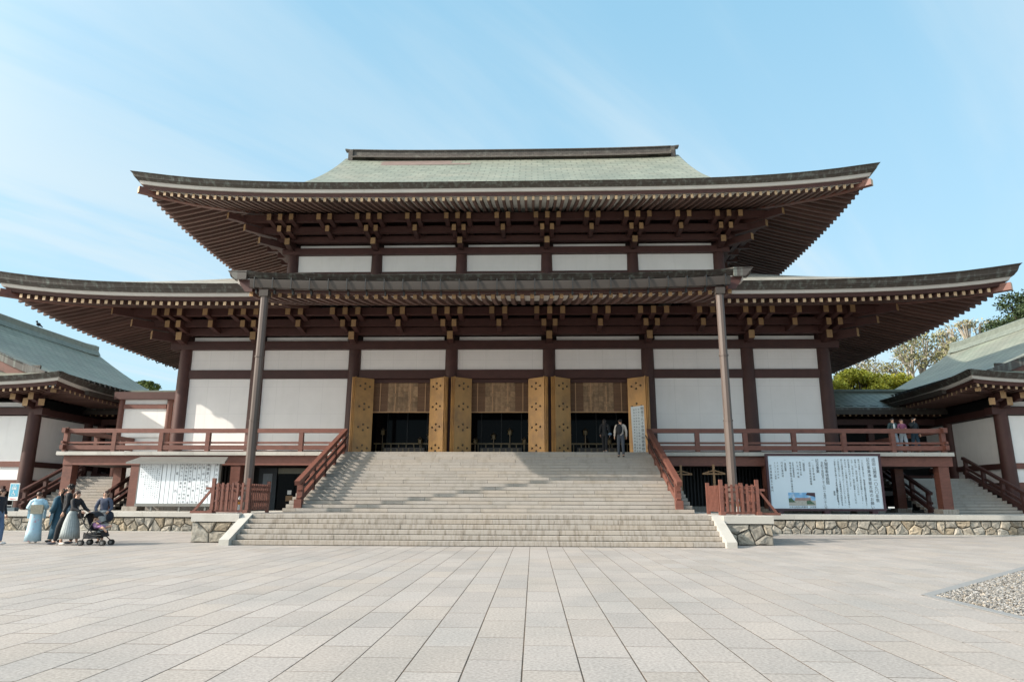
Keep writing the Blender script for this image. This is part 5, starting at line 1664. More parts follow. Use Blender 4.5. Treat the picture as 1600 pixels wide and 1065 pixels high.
def corridor(xa, xb, y, zr_, ze, label):
    t = thing('roofed_corridor', ((xa + xb) / 2, y, 2.5), label, 'corridor', 'roofed corridors linking the temples')
    mb = MB()
    for (yy, z) in ((y - 4.0, ze), (y - 2.4, ze + .55), (y - .6, zr_ - .35), (y + .6, zr_ - .35), (y + 4, ze)):
        mb.v += [(xa, yy, z), (xb, yy, z)]
    for i in range(4): mb.f.append((2 * i, 2 * i + 1, 2 * i + 3, 2 * i + 2)); mb.m.append(0)
    mb.build('roof', M['copper_blue'], t)
    MB().box(xa, xb, y - .3, y + .3, zr_ - .5, zr_).box(xa, xb, y - .42, y + .42, zr_ - .16, zr_ - .02).build('ridge', M['bluecap'], t)
    MB().box(xa, xb, y - 4.05, y - 3.8, ze - .28, ze + .01).build('eave_edge', M['eave_copper'], t)
    MB().box(xa, xb, y - 4.2, y - 4.06, ze - .42, ze - .15).build('gutter', M['gutter'], t)
    MB().box(xa, xb, y - 3.8, y + 3.8, ze - .30, ze - .26).build('soffit', M['soffit'], t)
    rm_ = MB().box(-.055, .055, 0, 2.0, -.07, .07); rm_.m[2] = 1
    me = rm_.mesh('rafter', [M['timber'], M['gold']])
    n = int((xb - xa) / .36)
    for k in range(n): inst(me, 'rafter', t, (xa + .2 + k * .36, y - 3.72, ze - .40))
    k = 0
    x = xa + .5
    sgm = MB()
    while x < xb:
        sgm.box(x, x + .5, y - 3.5 + .0, y - 3.3, ze + .1, ze + .2); x += .78
    sgm.build('snow_guards', M['iron'], t, stuff=True)
    MB().box(xa, xb, y - 1.6, y - 1.4, 2.0, ze - .3).build('back_wall', M['dark'], t)
    MB().box(xa, xb, y - 3.2, y - 2.9, ze - .95, ze - .6).build('tie_beam', M['timber'], t)
    x = xa + 1
    while x < xb:
        MB().box(x - .18, x + .18, y - 3.2, y - 2.85, 2.0, ze - .95).build('post', M['timber'], t); x += 4.2
    MB().box(xa, xb, y - 3.3, y + 3, 2.2, 2.56).build('floor', M['granite_worn'], t)
    MB().box(xa, xb, y - 3.15, y - 3.0, 3.35, 3.5).box(xa, xb, y - 3.15, y - 3.0, 2.75, 2.9).build('rail', M['timber'], t)
corridor(15.6, 25.0, 46.0, 8.62, 6.90, 'copper roofed corridor joining the hall to the right temple')
corridor(-28.5, -19.0, 46.0, 8.62, 6.90, 'copper roofed corridor joining the hall to the left temple')
# small white wing at the left of the hall
wg = thing('white_annex', (-22.1, 39, ZB), 'small white walled annex with red-brown posts at the left of the hall', 'annex')
MB().box(-23.3, -20.65, 38.08, 41.5, 2.5, 6.9).build('wall', M['plaster_small'], wg)
for xx in (-23.4, -20.62): MB().lathe(xx, 38.1, [(2.5, .17), (6.88, .17)], 14).build('post', M['rail'], wg, smooth=True)
MB().box(-23.24, -20.79, 37.98, 38.06, 6.35, 6.6).build('tie_beam', M['rail'], wg)
MB().box(-23.75, -20.25, 37.8, 41.8, 6.86, 7.28).build('parapet', M['timber'], wg)
MB().box(-23.24, -20.79, 38.0, 38.06, 4.72, 4.73).build('joint_line', M['granite'], wg)
MB().box(-19.9, -19.45, 38.2, 38.6, 2.5, 6.6).build('drain_pipes', M['pipe'], wg)

# ------------------------------------------------------------------ side stairs
def side_stairs(xa, xb, label):
    t = thing('side_staircase', ((xa + xb) / 2, 34, ZW), label, 'staircase', 'side staircases')
    n = 12; rr = (2.56 - ZW) / n; tt = .335
    for k in range(n):
        y = 34.2 + k * tt
        xx = xa; i = 0
        while xx < xb - .05:
            xe = min(xx + (1.4 if i or k % 2 else .8), xb)
            MB().bbox(xx + .003, xe - .003, y, y + tt + .04, ZW + rr * k + .001, ZW + rr * (k + 1), .006, slot=.022).build('step_block', M['granite'], t)
            xx = xe; i += 1
    MB().box(xa, xb, 38.25, 43, 2.3, 2.555).build('landing', M['granite'], t)
    return t
side_stairs(-25.2, -20.9, 'shaded stone side stairs rising left of the balcony')
side_stairs(18.9, 23.3, 'shaded stone side stairs rising right of the balcony')
def side_rail(x, label):
    t = thing('side_stair_railing', (x, 34.3, ZW), label, 'railing', 'railings of the side stairs')
    sl_ = (2.56 - ZW) / 12 / .335
    for (h, w, hh, nm) in ((.95, .16, .14, 'top_rail'), (.5, .1, .1, 'middle_rail'), (.2, .14, .2, 'bottom_rail')):
        MB().beam((x, 33.9, ZW + h - .05), (x, 38.4, ZW + h - .05 + 4.5 * sl_), w, hh).build(nm, M['timber'], t)
    for k in range(4):
        y = 34.15 + k * 1.35
        MB().box(x - .08, x + .08, y - .08, y + .08, ZW + max(0, (y - 34.2) * sl_), ZW + (y - 33.9) * sl_ + .85).build('baluster', M['timber'], t)
side_rail(-25.3, 'red-brown railing on the outer edge of the left side stairs')
side_rail(-20.9, 'red-brown railing on the inner edge of the left side stairs')
side_rail(18.95, 'red-brown railing on the inner edge of the right side stairs')
side_rail(23.4, 'red-brown railing on the outer edge of the right side stairs')

# ------------------------------------------------------------------ trees
def tree(loc, h, r, label, leafm, barkm, nleaf, leafsize, clusters, seed, spread=1.0, bare=0, name='broadleaf_tree', cz=.62, flat=.75):
    rr = random.Random(seed)
    rn = np.random.RandomState(seed)
    t = thing(name, loc, label, 'tree', None)
    X, Y, Z = loc
    tr = MB()
    top = (X + rr.uniform(-.3, .3), Y, Z + h * .62)
    tr.tube([(X, Y, Z), (X + rr.uniform(-.2, .2), Y, Z + h * .3), top], [h * .035, h * .028, h * .015], 8)
    cl = []
    for k in range(clusters):
        a = rr.uniform(0, 2 * PI); q = rr.uniform(.1, 1) ** .6
        zc2 = rr.uniform(-1, 1)
        rad = r * q * math.sqrt(max(.08, 1 - zc2 * zc2 * .85))
        c = (X + math.cos(a) * rad, Y + math.sin(a) * rad * .8, Z + h * cz + zc2 * h * (1 - cz) * .9)
        cl.append((c, rr.uniform(.16, .30) * r * spread))
        s0 = (X, Y, Z + h * rr.uniform(.25, .55))
        mid = ((s0[0] * .5 + c[0] * .5) + rr.uniform(-.5, .5), (s0[1] + c[1]) / 2, (s0[2] * .45 + c[2] * .55) + rr.uniform(-.3, .5))
        tr.tube([s0, mid, c], [h * .012, h * .008, h * .003], 5)
        if bare:
            for _ in range(bare):
                e = (c[0] + rr.uniform(-1, 1) * r * .26, c[1] + rr.uniform(-1, 1) * r * .25, c[2] + rr.uniform(-.5, .8) * r * .16)
                m2 = (c[0] * .5 + e[0] * .5 + rr.uniform(-.3, .3), (c[1] + e[1]) / 2, (c[2] + e[2]) / 2 + rr.uniform(-.25, .25))
                tr.tube([tuple((a_ + b_) / 2 for a_, b_ in zip(mid, c)), m2, e], [h * .0045, h * .003, h * .001], 4)
    tr.build('trunk', barkm, t, smooth=True)
    per = nleaf // len(cl)
    Vs = []
    for (c, cr_) in cl:
        d = rn.normal(size=(per, 3)); d /= np.linalg.norm(d, axis=1)[:, None]
        rad = cr_ * rn.uniform(.35, 1.12, (per, 1)) ** .7
        p = np.array(c) + d * rad * np.array([1.25, 1.25, flat])
        a = rn.normal(size=(per, 3)); a /= np.linalg.norm(a, axis=1)[:, None]
        b = np.cross(a, rn.normal(size=(per, 3))); b /= np.linalg.norm(b, axis=1)[:, None]
        s = leafsize * rn.uniform(.6, 1.3, (per, 1))
        q = np.stack([p - a * s, p + b * s * .55, p + a * s, p - b * s * .55], 1)
        Vs.append(q.reshape(-1, 3))
    V = np.concatenate(Vs)
    nq = len(V) // 4
    me = bpy.data.meshes.new('crown'); me.from_pydata(V.tolist(), [], (np.arange(nq * 4).reshape(-1, 4)).tolist())
    me.materials.append(leafm)
    o = bpy.data.objects.new('crown', me); COL.objects.link(o); o.parent = t; o.location = -wloc(t); o['kind'] = 'stuff'
    return t
tree((29.3, 62, 0), 13.4, 3.3, 'round tree with bright yellow-green spring leaves nearest the hall, behind the right corridor', M['leaf_lime'], M['bark_dark'], 34000, .13, 60, 4, .95, cz=.60)
tree((33.6, 64, 0), 13.0, 3.2, 'bright yellow-green tree nearer the right temple roof, behind the corridor', M['leaf_lime'], M['bark_dark'], 30000, .13, 54, 14, .95, cz=.60)
tree((43.5, 78, 0), 20.5, 8.0, 'tall half-bare tree with pale branches and olive leaves behind the right temple', M['leaf_olive'], M['bark'], 15000, .15, 46, 5, .75, bare=5, cz=.66)
tree((51.5, 80, 0), 22.3, 5.5, 'pale budding tree with thin bare twigs above the right temple ridge', M['leaf_pale'], M['bark'], 6500, .14, 36, 6, .75, bare=6, cz=.74)
tree((33.0, 76, 0), 15.5, 4.0, 'dull olive tree between the hall eave and the half-bare tree', M['leaf_olive'], M['bark'], 9000, .15, 26, 8, .8, bare=3, cz=.66)
tree((53.6, 72, 0), 23.6, 3.9, 'dark green tree cut by the right edge of the picture', M['leaf_dark'], M['bark_dark'], 34000, .17, 60, 7, 1.3, cz=.72, flat=1.0)
tree((-44.3, 76, 0), 14.5, 1.5, 'olive green treetop peeping over the annex at the left', M['leaf_green'], M['bark_dark'], 9000, .12, 26, 9, 1.5, cz=.90)

# ------------------------------------------------------------------ people
def skin_mesh(pts, edges, rad, m, name, parent, sub=1, root=0):
    me = bpy.data.meshes.new(name); me.from_pydata(pts, edges, [])
    o = bpy.data.objects.new(name, me); COL.objects.link(o)
    md = o.modifiers.new('skin', 'SKIN'); md.use_smooth_shade = True
    for i, r_ in enumerate(rad):
        me.skin_vertices[0].data[i].radius = r_ if isinstance(r_, tuple) else (r_, r_)
        me.skin_vertices[0].data[i].use_root = (i == root)
    s2 = o.modifiers.new('sub', 'SUBSURF'); s2.levels = sub; s2.render_levels = sub
    dg = bpy.context.evaluated_depsgraph_get(); dg.update()
    m2 = bpy.data.meshes.new_from_object(o.evaluated_get(dg))
    bpy.data.objects.remove(o); bpy.data.meshes.remove(me)
    m2.materials.clear(); m2.materials.append(m)
    ob = bpy.data.objects.new(name, m2); COL.objects.link(ob); ob.parent = parent
    return ob
def person(loc, rz, label, h=1.7, female=False, top=(.02, .02, .02), bottom=(.02, .02, .02), skirt=None, hair='short', hairm='hair',
           pose=None, long_coat=None, shoes=(.5, .5, .5), sleeve='long', backpack=None, bag=None, mask=False, legs_open=.12, lean=0.0, extras=None, topname='shirt'):
    """local frame: faces -y, z up, height scaled from 1.70"""
    t = thing('person', loc, label, 'person', None, rz)
    k = h / 1.70
    t.scale = (k, k, k)
    p = {'pelvis': (0, 0, .93), 'waist': (0, .0 - lean * .3, 1.08), 'chest': (0, 0 - lean * .8, 1.27), 'neck0': (0, -lean, 1.43), 'neck': (0, -.01 - lean, 1.49), 'head': (0, -.015 - lean * 1.1, 1.575), 'crown': (0, 0 - lean * 1.1, 1.635)}
    sw = .165 if female else .19
    for s, sd in ((-1, 'r'), (1, 'l')):
        p['sh' + sd] = (s * sw, -lean, 1.38)
        p['el' + sd] = (s * (sw + .06), .02 - lean, 1.12)
        p['wr' + sd] = (s * (sw + .07), -.06 - lean, .90)
        p['hip' + sd] = (s * .085, 0, .88)
        f = legs_open * (1 if s > 0 else -1)
        p['kn' + sd] = (s * .09, -.02 - f * .6, .49)
        p['an' + sd] = (s * .09, .02 - f, .09)
        p['to' + sd] = (s * .10, -.13 - f, .035)
    if pose: p.update(pose)
    order = list(p)
    ix = {n: i for i, n in enumerate(order)}
    rad = {'pelvis': (.14, .105), 'waist': (.115, .09), 'chest': (.15, .10), 'neck0': (.07, .06), 'neck': .047, 'head': (.072, .088), 'crown': (.06, .072)}
    if female: rad.update({'waist': (.10, .08), 'chest': (.13, .10), 'pelvis': (.145, .11)})
    for sd in 'rl':
        rad.update({'sh' + sd: .055, 'el' + sd: .038, 'wr' + sd: .025, 'hip' + sd: .08, 'kn' + sd: .053, 'an' + sd: .036, 'to' + sd: (.035, .028)})
    edges = [('pelvis', 'waist'), ('waist', 'chest'), ('chest', 'neck0'), ('neck0', 'neck'), ('neck', 'head'), ('head', 'crown')]
    for sd in 'rl': edges += [('neck0', 'sh' + sd), ('sh' + sd, 'el' + sd), ('el' + sd, 'wr' + sd), ('pelvis', 'hip' + sd), ('hip' + sd, 'kn' + sd), ('kn' + sd, 'an' + sd), ('an' + sd, 'to' + sd)]
    body = skin_mesh([p[n] for n in order], [(ix[a], ix[b]) for a, b in edges], [rad[n] for n in order], M['skin'], 'body', t, 2)
    # hands: palm, four fingers and a thumb, joined into the body mesh
    hm = MB()
    for s, sd in ((-1, 'r'), (1, 'l')):
        w = Vector(p['wr' + sd]); e = Vector(p['el' + sd]); d = (w - e).normalized()
        side = d.cross(Vector((s, 0, 0)));
        if side.length < .1: side = d.cross(Vector((0, 0, 1)))
        side.normalize(); nrm = d.cross(side).normalized()
        hm.tube([w - d * .01, w + d * .045, w + d * .085], [(.024, .018), (.016, .038), (.014, .036)] if False else [.026, .031, .028], 8)
        for q, L in enumerate((.058, .068, .064, .050)):
            o_ = side * ((q - 1.5) * .017)
            b0 = w + d * .08 + o_
            hm.tube([b0, b0 + d * L * .5 + nrm * .006, b0 + d * L * .85 + nrm * .022], [.0088, .008, .006], 5)
        b0 = w + d * .03 - side * .028
        hm.tube([b0, b0 + d * .03 - side * .018, b0 + d * .06 - side * .016], [.011, .009, .007], 5)
    bm = bmesh.new(); bm.from_mesh(body.data)
    tmp = hm.mesh('t', M['skin'], True); bm.from_mesh(tmp)
    # nose and ears
    H_ = Vector(p['head'])
    f_ = MB(); f_.ellipsoid(H_ + Vector((0, -.088, -.005)), (.012, .016, .022), 6, 4)
    f_.ellipsoid(H_ + Vector((.074, .005, 0)), (.01, .018, .028), 6, 4).ellipsoid(H_ + Vector((-.074, .005, 0)), (.01, .018, .028), 6, 4)
    tmp2 = f_.mesh('t', M['skin'], True); bm.from_mesh(tmp2)
    bm.to_mesh(body.data); bm.free()
    def part(mb, name, m, smooth=True):
        me = mb.mesh(name, m, smooth); o = bpy.data.objects.new(name, me); COL.objects.link(o); o.parent = t; return o
    part(MB().ellipsoid(H_ + Vector((.03, -.083, .015)), (.012, .006, .006), 6, 4).ellipsoid(H_ + Vector((-.03, -.083, .015)), (.012, .006, .006), 6, 4), 'eyes', M['ink'])
    if not mask: part(MB().ellipsoid(H_ + Vector((0, -.083, -.045)), (.022, .006, .006), 6, 4), 'mouth', plain('lips', (.35, .12, .10)))
    else: part(MB().ellipsoid(H_ + Vector((0, -.055, -.038)), (.062, .045, .038), 10, 6), 'face_mask', plain('black_cloth', (.012, .012, .014)))
    hc = Vector(p['head']) + Vector((0, .030, .040))
    hm_ = M[hairm]
    hr = MB().ellipsoid(hc, (.088, .092, .082), 12, 8)
    if hair == 'bun': hr.ellipsoid(hc + Vector((0, .09, .0)), (.055, .05, .055), 10, 6)
    if hair == 'bob': hr.ellipsoid(hc + Vector((0, .03, -.07)), (.10, .075, .11), 12, 8)
    if hair == 'long': hr.ellipsoid(hc + Vector((0, .045, -.10)), (.095, .065, .17), 12, 8)
    if hair == 'tail': hr.ellipsoid(hc + Vector((0, .11, -.07)), (.04, .04, .10), 10, 6)
    if hair == 'curly':
        rr = random.Random(4)
        for _ in range(26):
            a = rr.uniform(0, 2 * PI); b = rr.uniform(.1, 1.3)
            hr.ellipsoid(hc + Vector((math.cos(a) * math.sin(b) * .085, math.sin(a) * math.sin(b) * .09 + .01, math.cos(b) * .085)), (.03, .03, .026), 6, 4)
    part(hr, 'hair', hm_)
    # clothes
    def cloth(names, grow, m, name, extra_pts=None, ends=None):
        pts_ = []; rd = []; ii = {}
        for n in names:
            q = Vector(p[n])
            ii[n] = len(pts_); pts_.append(tuple(q))
            r_ = rad[n]; r_ = r_ if isinstance(r_, tuple) else (r_, r_)
            rd.append(tuple(a * 1.08 + grow for a in r_))
        ed = [(ii[a], ii[b]) for a, b in edges if a in ii and b in ii]
        return skin_mesh(pts_, ed, rd, m, name, t, 2)
    tm = plain('cloth_%d_%d_%d' % tuple(int(c * 999) for c in top), top)
    names = ['waist', 'pelvis', 'chest', 'neck0', 'shr', 'shl', 'elr', 'ell'] + (['wrr', 'wrl'] if sleeve == 'long' else [])
    cloth(names, .016, tm, topname)
    if not skirt and not long_coat:
        bt = plain('cloth_%d_%d_%d' % tuple(int(c * 999) for c in bottom), bottom)
        cloth(['waist', 'pelvis', 'hipr', 'hipl', 'knr', 'knl', 'anr', 'anl'], .017, bt, 'trousers')
    def loft(rings, n, m, name, pleat=0, pn=24):
        mb = MB()
        for (z, cx_, cy_, rx, ry) in rings:
            for j in range(n):
                a = 2 * PI * j / n
                q = 1 + pleat * math.sin(a * pn) * (1 if z < .9 else .3)
                mb.v.append((cx_ + math.cos(a) * rx * q, cy_ + math.sin(a) * ry * q, z))
        for i in range(len(rings) - 1):
            for j in range(n):
                j2 = (j + 1) % n
                mb.f.append((i * n + j, i * n + j2, (i + 1) * n + j2, (i + 1) * n + j)); mb.m.append(0)
        return part(mb, name, m, True)
    if skirt:
        sm_ = skirt.get('mat') or plain('cloth_%d_%d_%d' % tuple(int(c * 999) for c in skirt['col']), skirt['col'])
        b = skirt.get('bottom', .25); w = skirt.get('w', .26); dd = skirt.get('d', .22)
        loft([(1.06, 0, -lean * .3, .125, .10), (.95, 0, 0, .165, .135), (.7, 0, 0, .165 + (w - .165) * .45, .15 + (dd - .15) * .45), (.45, 0, 0, .165 + (w - .165) * .75, .16 + (dd - .16) * .75), (b, 0, 0, w, dd), (b + .01, 0, 0, w * .9, dd * .9)], 72, sm_, 'skirt', skirt.get('pleat', .03))
    if long_coat:
        lm = long_coat.get('mat') or tm
        w = long_coat.get('w', .24); b = long_coat.get('bottom', .08); dd = long_coat.get('d', .2)
        loft([(1.40, 0, -lean, .10, .07), (1.33, 0, -lean, sw + .035, .12), (1.15, 0, -lean * .6, sw + .01, .135), (.97, 0, 0, .175, .145), (.7, 0, 0, .19, .16), (.4, 0, 0, (w + .19) / 2, (dd + .16) / 2), (b, 0, 0, w, dd), (b + .01, 0, 0, w * .9, dd * .9)], 40, lm, long_coat.get('name', 'robe'), .008, 9)
        if long_coat.get('sleeves'):
            for sd in 'rl':
                e = Vector(p['el' + sd]); w_ = Vector(p['wr' + sd]); s0 = Vector(p['sh' + sd])
                mb = MB(); mb.tube([s0, e, e * .3 + w_ * .7], [.075, .085, .09], 12); part(mb, 'sleeve', lm)
                q = e * .35 + w_ * .65
                dr_ = Vector((0, 0, -long_coat.get('drop', .36)))
                ax = (w_ - e).normalized() * .17
                th = Vector((.022, .022, 0))
                mb = MB()
                A = [q - ax + Vector((0, 0, .07)), q + ax + Vector((0, 0, .07)), q + ax * .8 + dr_, q - ax * .8 + dr_]
                mb.add([a - th for a in A] + [a + th for a in A], [(0, 1, 2, 3), (7, 6, 5, 4), (0, 4, 5, 1), (1, 5, 6, 2), (2, 6, 7, 3), (3, 7, 4, 0)])
                part(mb, 'hanging_sleeve', lm, False)
    shm = plain('shoe_%d' % int(sum(shoes) * 99), shoes)
    for sd in 'rl':
        a = Vector(p['an' + sd]); b = Vector(p['to' + sd])
        d = (b - a); d.z = 0; d.normalize()
        mb = MB(); mb.ellipsoid((a + b) / 2 + Vector((0, 0, -.012 - .0)), (.044, .125, .040), 10, 6, rot=Matrix.Rotation(math.atan2(d.y, d.x) + PI / 2, 3, 'Z'))
        part(mb, 'shoe', shm)
    if backpack:
        bc, off = backpack
        y0 = Vector(p['chest'])
        mb = MB().ellipsoid(y0 + Vector((off, .20, -.06)), (.15, .10, .24), 12, 8)
        part(mb, 'backpack', plain('pack_%d' % int(sum(bc) * 999), bc))
        for s in (-1, 1):
            mb = MB().tube([y0 + Vector((s * .1 + off, .16, .14)), y0 + Vector((s * .1, .0, .20)), y0 + Vector((s * .1, -.12, .04)), y0 + Vector((s * .12, -.04, -.16))], .02, 5)
            part(mb, 'strap', plain('pack_%d' % int(sum(bc) * 999), bc))
    if bag:
        bc, bp_, br = bag
        mb = MB().ellipsoid(bp_, br, 12, 8)
        part(mb, 'bag', plain('bag_%d' % int(sum(bc) * 999), bc))
        mb = MB().tube([Vector(bp_) + Vector((0, 0, br[2] * .8)), Vector(p['shl']) * .5 + Vector(bp_) * .5 + Vector((0, -.12, .1)), Vector(p['shl']) + Vector((-.04, -.02, .06))], .012, 5)
        part(mb, 'bag_strap', plain('bag_%d' % int(sum(bc) * 999), bc))
    if extras: extras(t, p, part)
    return t

# floral kimono cloth
kim = mat('pale_blue_floral_silk', (0.42, 0.60, 0.70), 0.6, 0.08, 6, col2=(0.62, 0.30, 0.36), c2scale=9, c2lo=0.60, c2hi=0.66)
def obi(t, p, part):
    part(MB().lathe(0, 0, [(1.0, .182), (1.24, .186)], 24, sx=1.0, sy=.86), 'obi', plain('gold_cream_obi', (.50, .42, .30), .5, .3, 30))
    part(MB().box(-.17, .17, .12, .20, .96, 1.26), 'obi_knot', plain('gold_cream_obi', (.50, .42, .30)), False)
G1 = 21.6
person((-15.75, 21.9, 0), R(-150), 'woman in pale blue floral kimono with cream obi, seen from behind', 1.58, True, top=(.42, .60, .70), hair='bun', hairm='hair_brown',
       long_coat={'mat': kim, 'w': .25, 'd': .23, 'bottom': .06, 'sleeves': True, 'name': 'kimono'}, shoes=(.7, .7, .7), extras=obi, 
       pose={'ell': (.25, -.10, 1.17), 'wrl': (.12, -.30, 1.18), 'elr': (-.25, -.08, 1.17), 'wrr': (-.16, -.30, 1.16)}, legs_open=.1)
teal = (.02, .065, .10)
person((-15.15, 22.1, 0), R(-100), 'man in long dark teal kimono with black backpack, beside the pale kimono', 1.68, False, top=teal, hair='short',
       long_coat={'w': .24, 'd': .22, 'bottom': .12, 'sleeves': True, 'name': 'kimono'}, shoes=(.03, .03, .03), backpack=((.012, .013, .018), 0.0))
person((-14.35, 21.25, 0), R(-60), 'curly haired man in black wearing a black mask, hand raised to his face', 1.79, False, top=(.012, .012, .014), bottom=(.012, .012, .014), hair='curly', mask=True,
       shoes=(.08, .08, .10), pose={'elr': (-.30, -.14, 1.16), 'wrr': (-.10, -.19, 1.46)}, bag=((.02, .05, .08), (.22, .12, .96), (.12, .13, .17)), legs_open=.2)
def waistbag(t, p, part):
    part(MB().ellipsoid((.12, -.20, .93), (.12, .06, .12), 12, 8), 'shoulder_bag', plain('brown_leather', (.05, .03, .028)))
    part(MB().tube([(.1, -.18, 1.02), (-.02, -.14, 1.25), (-.12, -.02, 1.44)], .013, 5), 'bag_strap', plain('grey_strap', (.3, .3, .3)))
person((-13.98, 21.0, 0), R(80), 'woman in black sweater and long pleated grey skirt pushing a stroller', 1.60, True, top=(.014, .014, .017), hair='tail', hairm='hair_brown',
       skirt={'col': (.33, .36, .36), 'bottom': .20, 'w': .29, 'd': .27, 'pleat': .045}, shoes=(.66, .64, .60), lean=.08,
       pose={'elr': (-.24, -.22, 1.14), 'wrr': (-.17, -.47, 1.04), 'ell': (.24, -.22, 1.14), 'wrl': (.17, -.47, 1.04)}, extras=waistbag, legs_open=.22, topname='sweater')
def tied(t, p, part):
    part(MB().ellipsoid((.24, -.10, .86), (.12, .10, .17), 12, 8), 'dark_bag', plain('navy_bag', (.015, .02, .035)))
    part(MB().tube([(-.17, -.05, 1.02), (0, -.15, 1.0), (.17, -.07, 1.03)], [.03, .035, .03], 8), 'tied_sleeves', plain('pale_grey_cloth', (.42, .41, .40)))
person((-13.5, 21.75, 0), R(14), 'woman in slate blue cardigan with a pale cloth tied at the waist, beside the stroller', 1.62, True, top=(.065, .075, .115), hair='bob', hairm='hair_brown',
       skirt={'col': (.42, .41, .40), 'bottom': .22, 'w': .20, 'd': .18, 'pleat': .04}, shoes=(.05, .05, .05), extras=tied, topname='cardigan',
       pose={'elr': (-.24, -.04, 1.14), 'wrr': (-.15, -.22, 1.02), 'ell': (.24, -.02, 1.12), 'wrl': (.20, -.2, 1.02)})
person((-16.2, 20.9, 0), R(95), 'person in dark navy top and jeans cut by the left edge of the picture', 1.66, False, top=(.015, .02, .03), bottom=(.09, .14, .24), hair='bob', hairm='hair_brown', shoes=(.5, .5, .5))
# at the top of the stairs
person((4.02, 31.55, ZB - rz_ * 2), R(180), 'man in pale beige shirt and grey trousers with black backpack climbing the top steps', 1.74, False, top=(.52, .46, .41), bottom=(.05, .058, .075), hair='short',
       backpack=((.012, .013, .018), .08), shoes=(.04, .04, .04), legs_open=.10)
person((3.42, 32.75, ZB), R(160), 'long haired woman dressed in black walking towards the right doorway', 1.60, True, top=(.010, .011, .014), bottom=(.010, .011, .014), hair='long', shoes=(.3, .3, .3),
       bag=((.12, .18, .26), (-.28, .0, .92), (.10, .06, .07)))
# group on the balcony
person((17.05, 32.95, ZB), R(10), 'leftmost of the three people on the balcony, in green cardigan over white shirt', 1.66, False, top=(.03, .055, .06), bottom=(.40, .50, .60), hair='short', shoes=(.6, .6, .6),
       pose={'wrl': (.12, -.22, 1.15), 'wrr': (-.12, -.22, 1.12)}, extras=lambda t, p, part: part(MB().ellipsoid((0, -.10, 1.28), (.06, .035, .14), 8, 6), 'white_shirt', plain('white_cloth', (.6, .6, .6))))
person((17.47, 32.95, ZB), R(5), 'middle of the three people on the balcony, woman with long hair in plum and pink', 1.62, True, top=(.22, .07, .13), bottom=(.40, .46, .52), hair='long', hairm='hair_brown', shoes=(.6, .6, .6),
       pose={'wrl': (.05, -.22, 1.18), 'wrr': (-.05, -.24, 1.12)})
person((18.02, 32.95, ZB), R(20), 'rightmost of the three people on the balcony, in dark top, hand raised to face', 1.68, False, top=(.012, .018, .022), bottom=(.02, .05, .08), hair='short', shoes=(.1, .1, .1),
       pose={'elr': (-.30, -.12, 1.22), 'wrr': (-.11, -.17, 1.53)})

# ------------------------------------------------------------------ stroller with child
SXC, SYC = -13.14, 20.95
st = thing('baby_stroller', (SXC, SYC, 0), 'black folding stroller with canopy pushed by the woman in grey skirt', 'stroller')
bk = plain('black_frame', (.012, .012, .013), .4)
bf_ = plain('black_stroller_cloth', (.014, .016, .022), .7)
def tb(pts_, r_, name='frame_tube', m=bk):
    return MB().tube([(SXC + a, SYC + b, c) for a, b, c in pts_], r_, 6).build(name, m, st, smooth=True)
for s in (-.22, .22):
    tb([(-.47, s, 1.02), (-.40, s, .86), (-.22, s, .55), (.15, s, .28), (.36, s, .12)], .014)
    tb([(-.02, s, .66), (-.12, s, .42), (-.28, s, .12)], .014)
    tb([(-.25, s, .38), (.05, s, .30), (.28, s, .30)], .011)
    for wx in (-.30, .36):
        for dy_ in ((-.035, .035)):
            w = MB()
            c = Vector((SXC + wx, SYC + s + dy_, .085))
            w.tube([c + Vector((0, -.014, 0)), c + Vector((0, .014, 0))], .083, 16)
            wo_ = w.build('wheel', plain('black_rubber', (.02, .02, .02), .8), st, smooth=True)
            MB().tube([c + Vector((0, -.017, 0)), c + Vector((0, .017, 0))], .045, 10).build('rim', plain('grey_rim', (.12, .12, .12), .4), wo_)
    tb([(-.02, s, .66), (.12, s, .70), (.22, s, .64)], .018, 'armrest')
tb([(-.47, -.22, 1.02), (-.50, -.1, 1.04), (-.50, .1, 1.04), (-.47, .22, 1.02)], .018, 'handle')
tb([(.22, -.22, .64), (.27, 0, .66), (.22, .22, .64)], .018, 'bumper_bar')
MB().add([(SXC + a, SYC + b, c) for a, b, c in ((-.28, -.2, .92), (-.28, .2, .92), (-.05, .2, .42), (-.05, -.2, .42), (.22, -.2, .44), (.22, .2, .44), (.30, .18, .26), (.30, -.18, .26))],
         [(0, 1, 2, 3), (3, 2, 5, 4), (4, 5, 6, 7)]).build('seat', bf_, st)
cm = MB()
for i in range(7):
    a = R(20 + i * 22)
    for j in range(7):
        y = -.22 + .44 * j / 6
        rr_ = .30 - .05 * (abs(j - 3) / 3) ** 2
        cm.v.append((SXC - .12 - math.cos(a) * rr_ * .8, SYC + y, .72 + math.sin(a) * rr_ * .95))
for i in range(6):
    for j in range(6):
        q = i * 7 + j
        cm.f.append((q, q + 1, q + 8, q + 7)); cm.m.append(0)
cm.build('canopy', bf_, st, smooth=True)
MB().box(SXC - .28, SXC + .12, SYC - .18, SYC + .18, .20, .36).build('basket', bf_, st)
ch = thing('person', (SXC, SYC, .44), 'small child in pink and purple floral clothes sitting in the stroller', 'person')
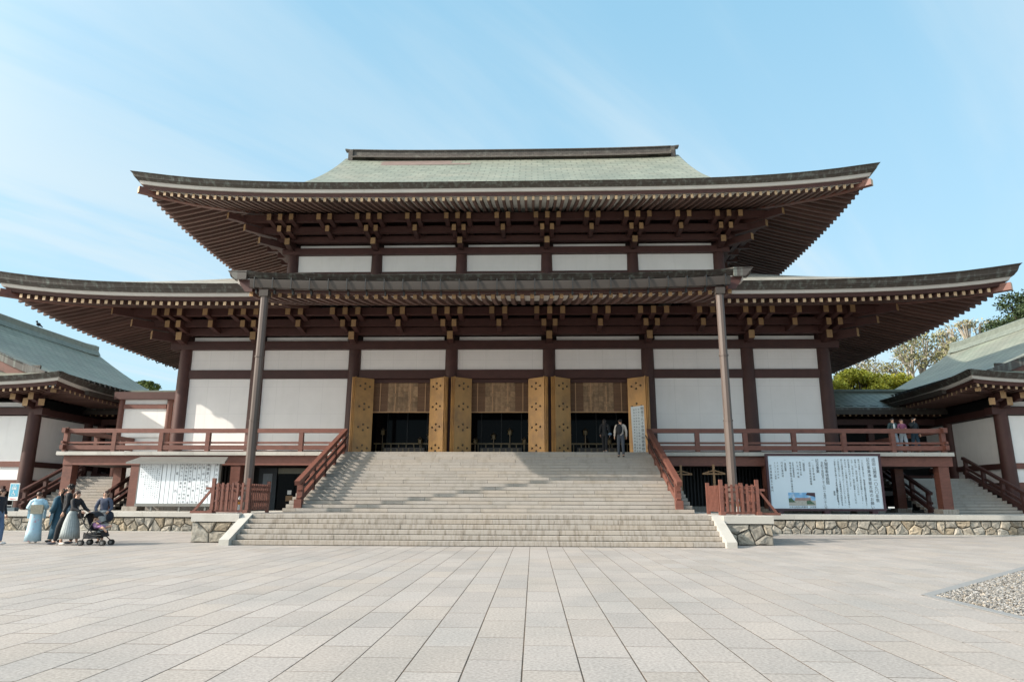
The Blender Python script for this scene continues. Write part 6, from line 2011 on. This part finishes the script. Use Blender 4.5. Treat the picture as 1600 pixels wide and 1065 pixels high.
cp = {'pel': (.02, 0, .50), 'chest': (-.06, 0, .66), 'neck': (-.08, 0, .74), 'head': (-.07, 0, .83), 'shl': (-.05, .09, .70), 'shr': (-.05, -.09, .70), 'hl': (.12, .10, .62), 'hr': (.12, -.10, .62), 'kl': (.24, .08, .52), 'kr': (.24, -.08, .52), 'fl': (.42, .07, .58), 'fr': (.36, -.07, .38)}
on = list(cp); ci = {n: i for i, n in enumerate(on)}
ed = [('pel', 'chest'), ('chest', 'neck'), ('neck', 'head'), ('neck', 'shl'), ('neck', 'shr'), ('shl', 'hl'), ('shr', 'hr'), ('pel', 'kl'), ('pel', 'kr'), ('kl', 'fl'), ('kr', 'fr')]
rd = {'pel': .08, 'chest': .075, 'neck': .035, 'head': (.075, .08), 'shl': .03, 'shr': .03, 'hl': .02, 'hr': .02, 'kl': .04, 'kr': .04, 'fl': .03, 'fr': .03}
skin_mesh([(cp[n][0], cp[n][1], cp[n][2] - .44) for n in on], [(ci[a], ci[b]) for a, b in ed], [rd[n] for n in on], M['skin'], 'body', ch, 2)
flo = mat('pink_purple_floral_cotton', (.30, .14, .34), .7, .2, 20, col2=(.65, .45, .55), c2scale=18, c2lo=.5, c2hi=.56)
MB().ellipsoid((SXC - .02, SYC, .60), (.11, .11, .13), 12, 8).ellipsoid((SXC + .11, SYC, .54), (.14, .12, .06), 12, 8).build('dress', flo, ch, smooth=True)
MB().ellipsoid((SXC - .09, SYC, .86), (.085, .088, .075), 12, 8).build('hair', M['hair'], ch, smooth=True)
# a crow on the left temple ridge
bd = thing('bird', (-36.0, 47.2, 13.55), 'small black bird perched on the ridge of the left temple', 'bird')
MB().ellipsoid((-36, 47.2, 13.72), (.11, .22, .13), 10, 6).ellipsoid((-36, 47.0, 13.88), (.07, .08, .08), 8, 6).tube([(-36, 46.94, 13.88), (-36, 46.82, 13.86)], [.025, .005], 5).tube([(-36, 47.35, 13.7), (-36, 47.65, 13.62)], [.07, .03], 6).tube([(-36, 47.2, 13.6), (-36, 47.2, 13.5)], .015, 5).build('body', M['ink'], bd, smooth=True)
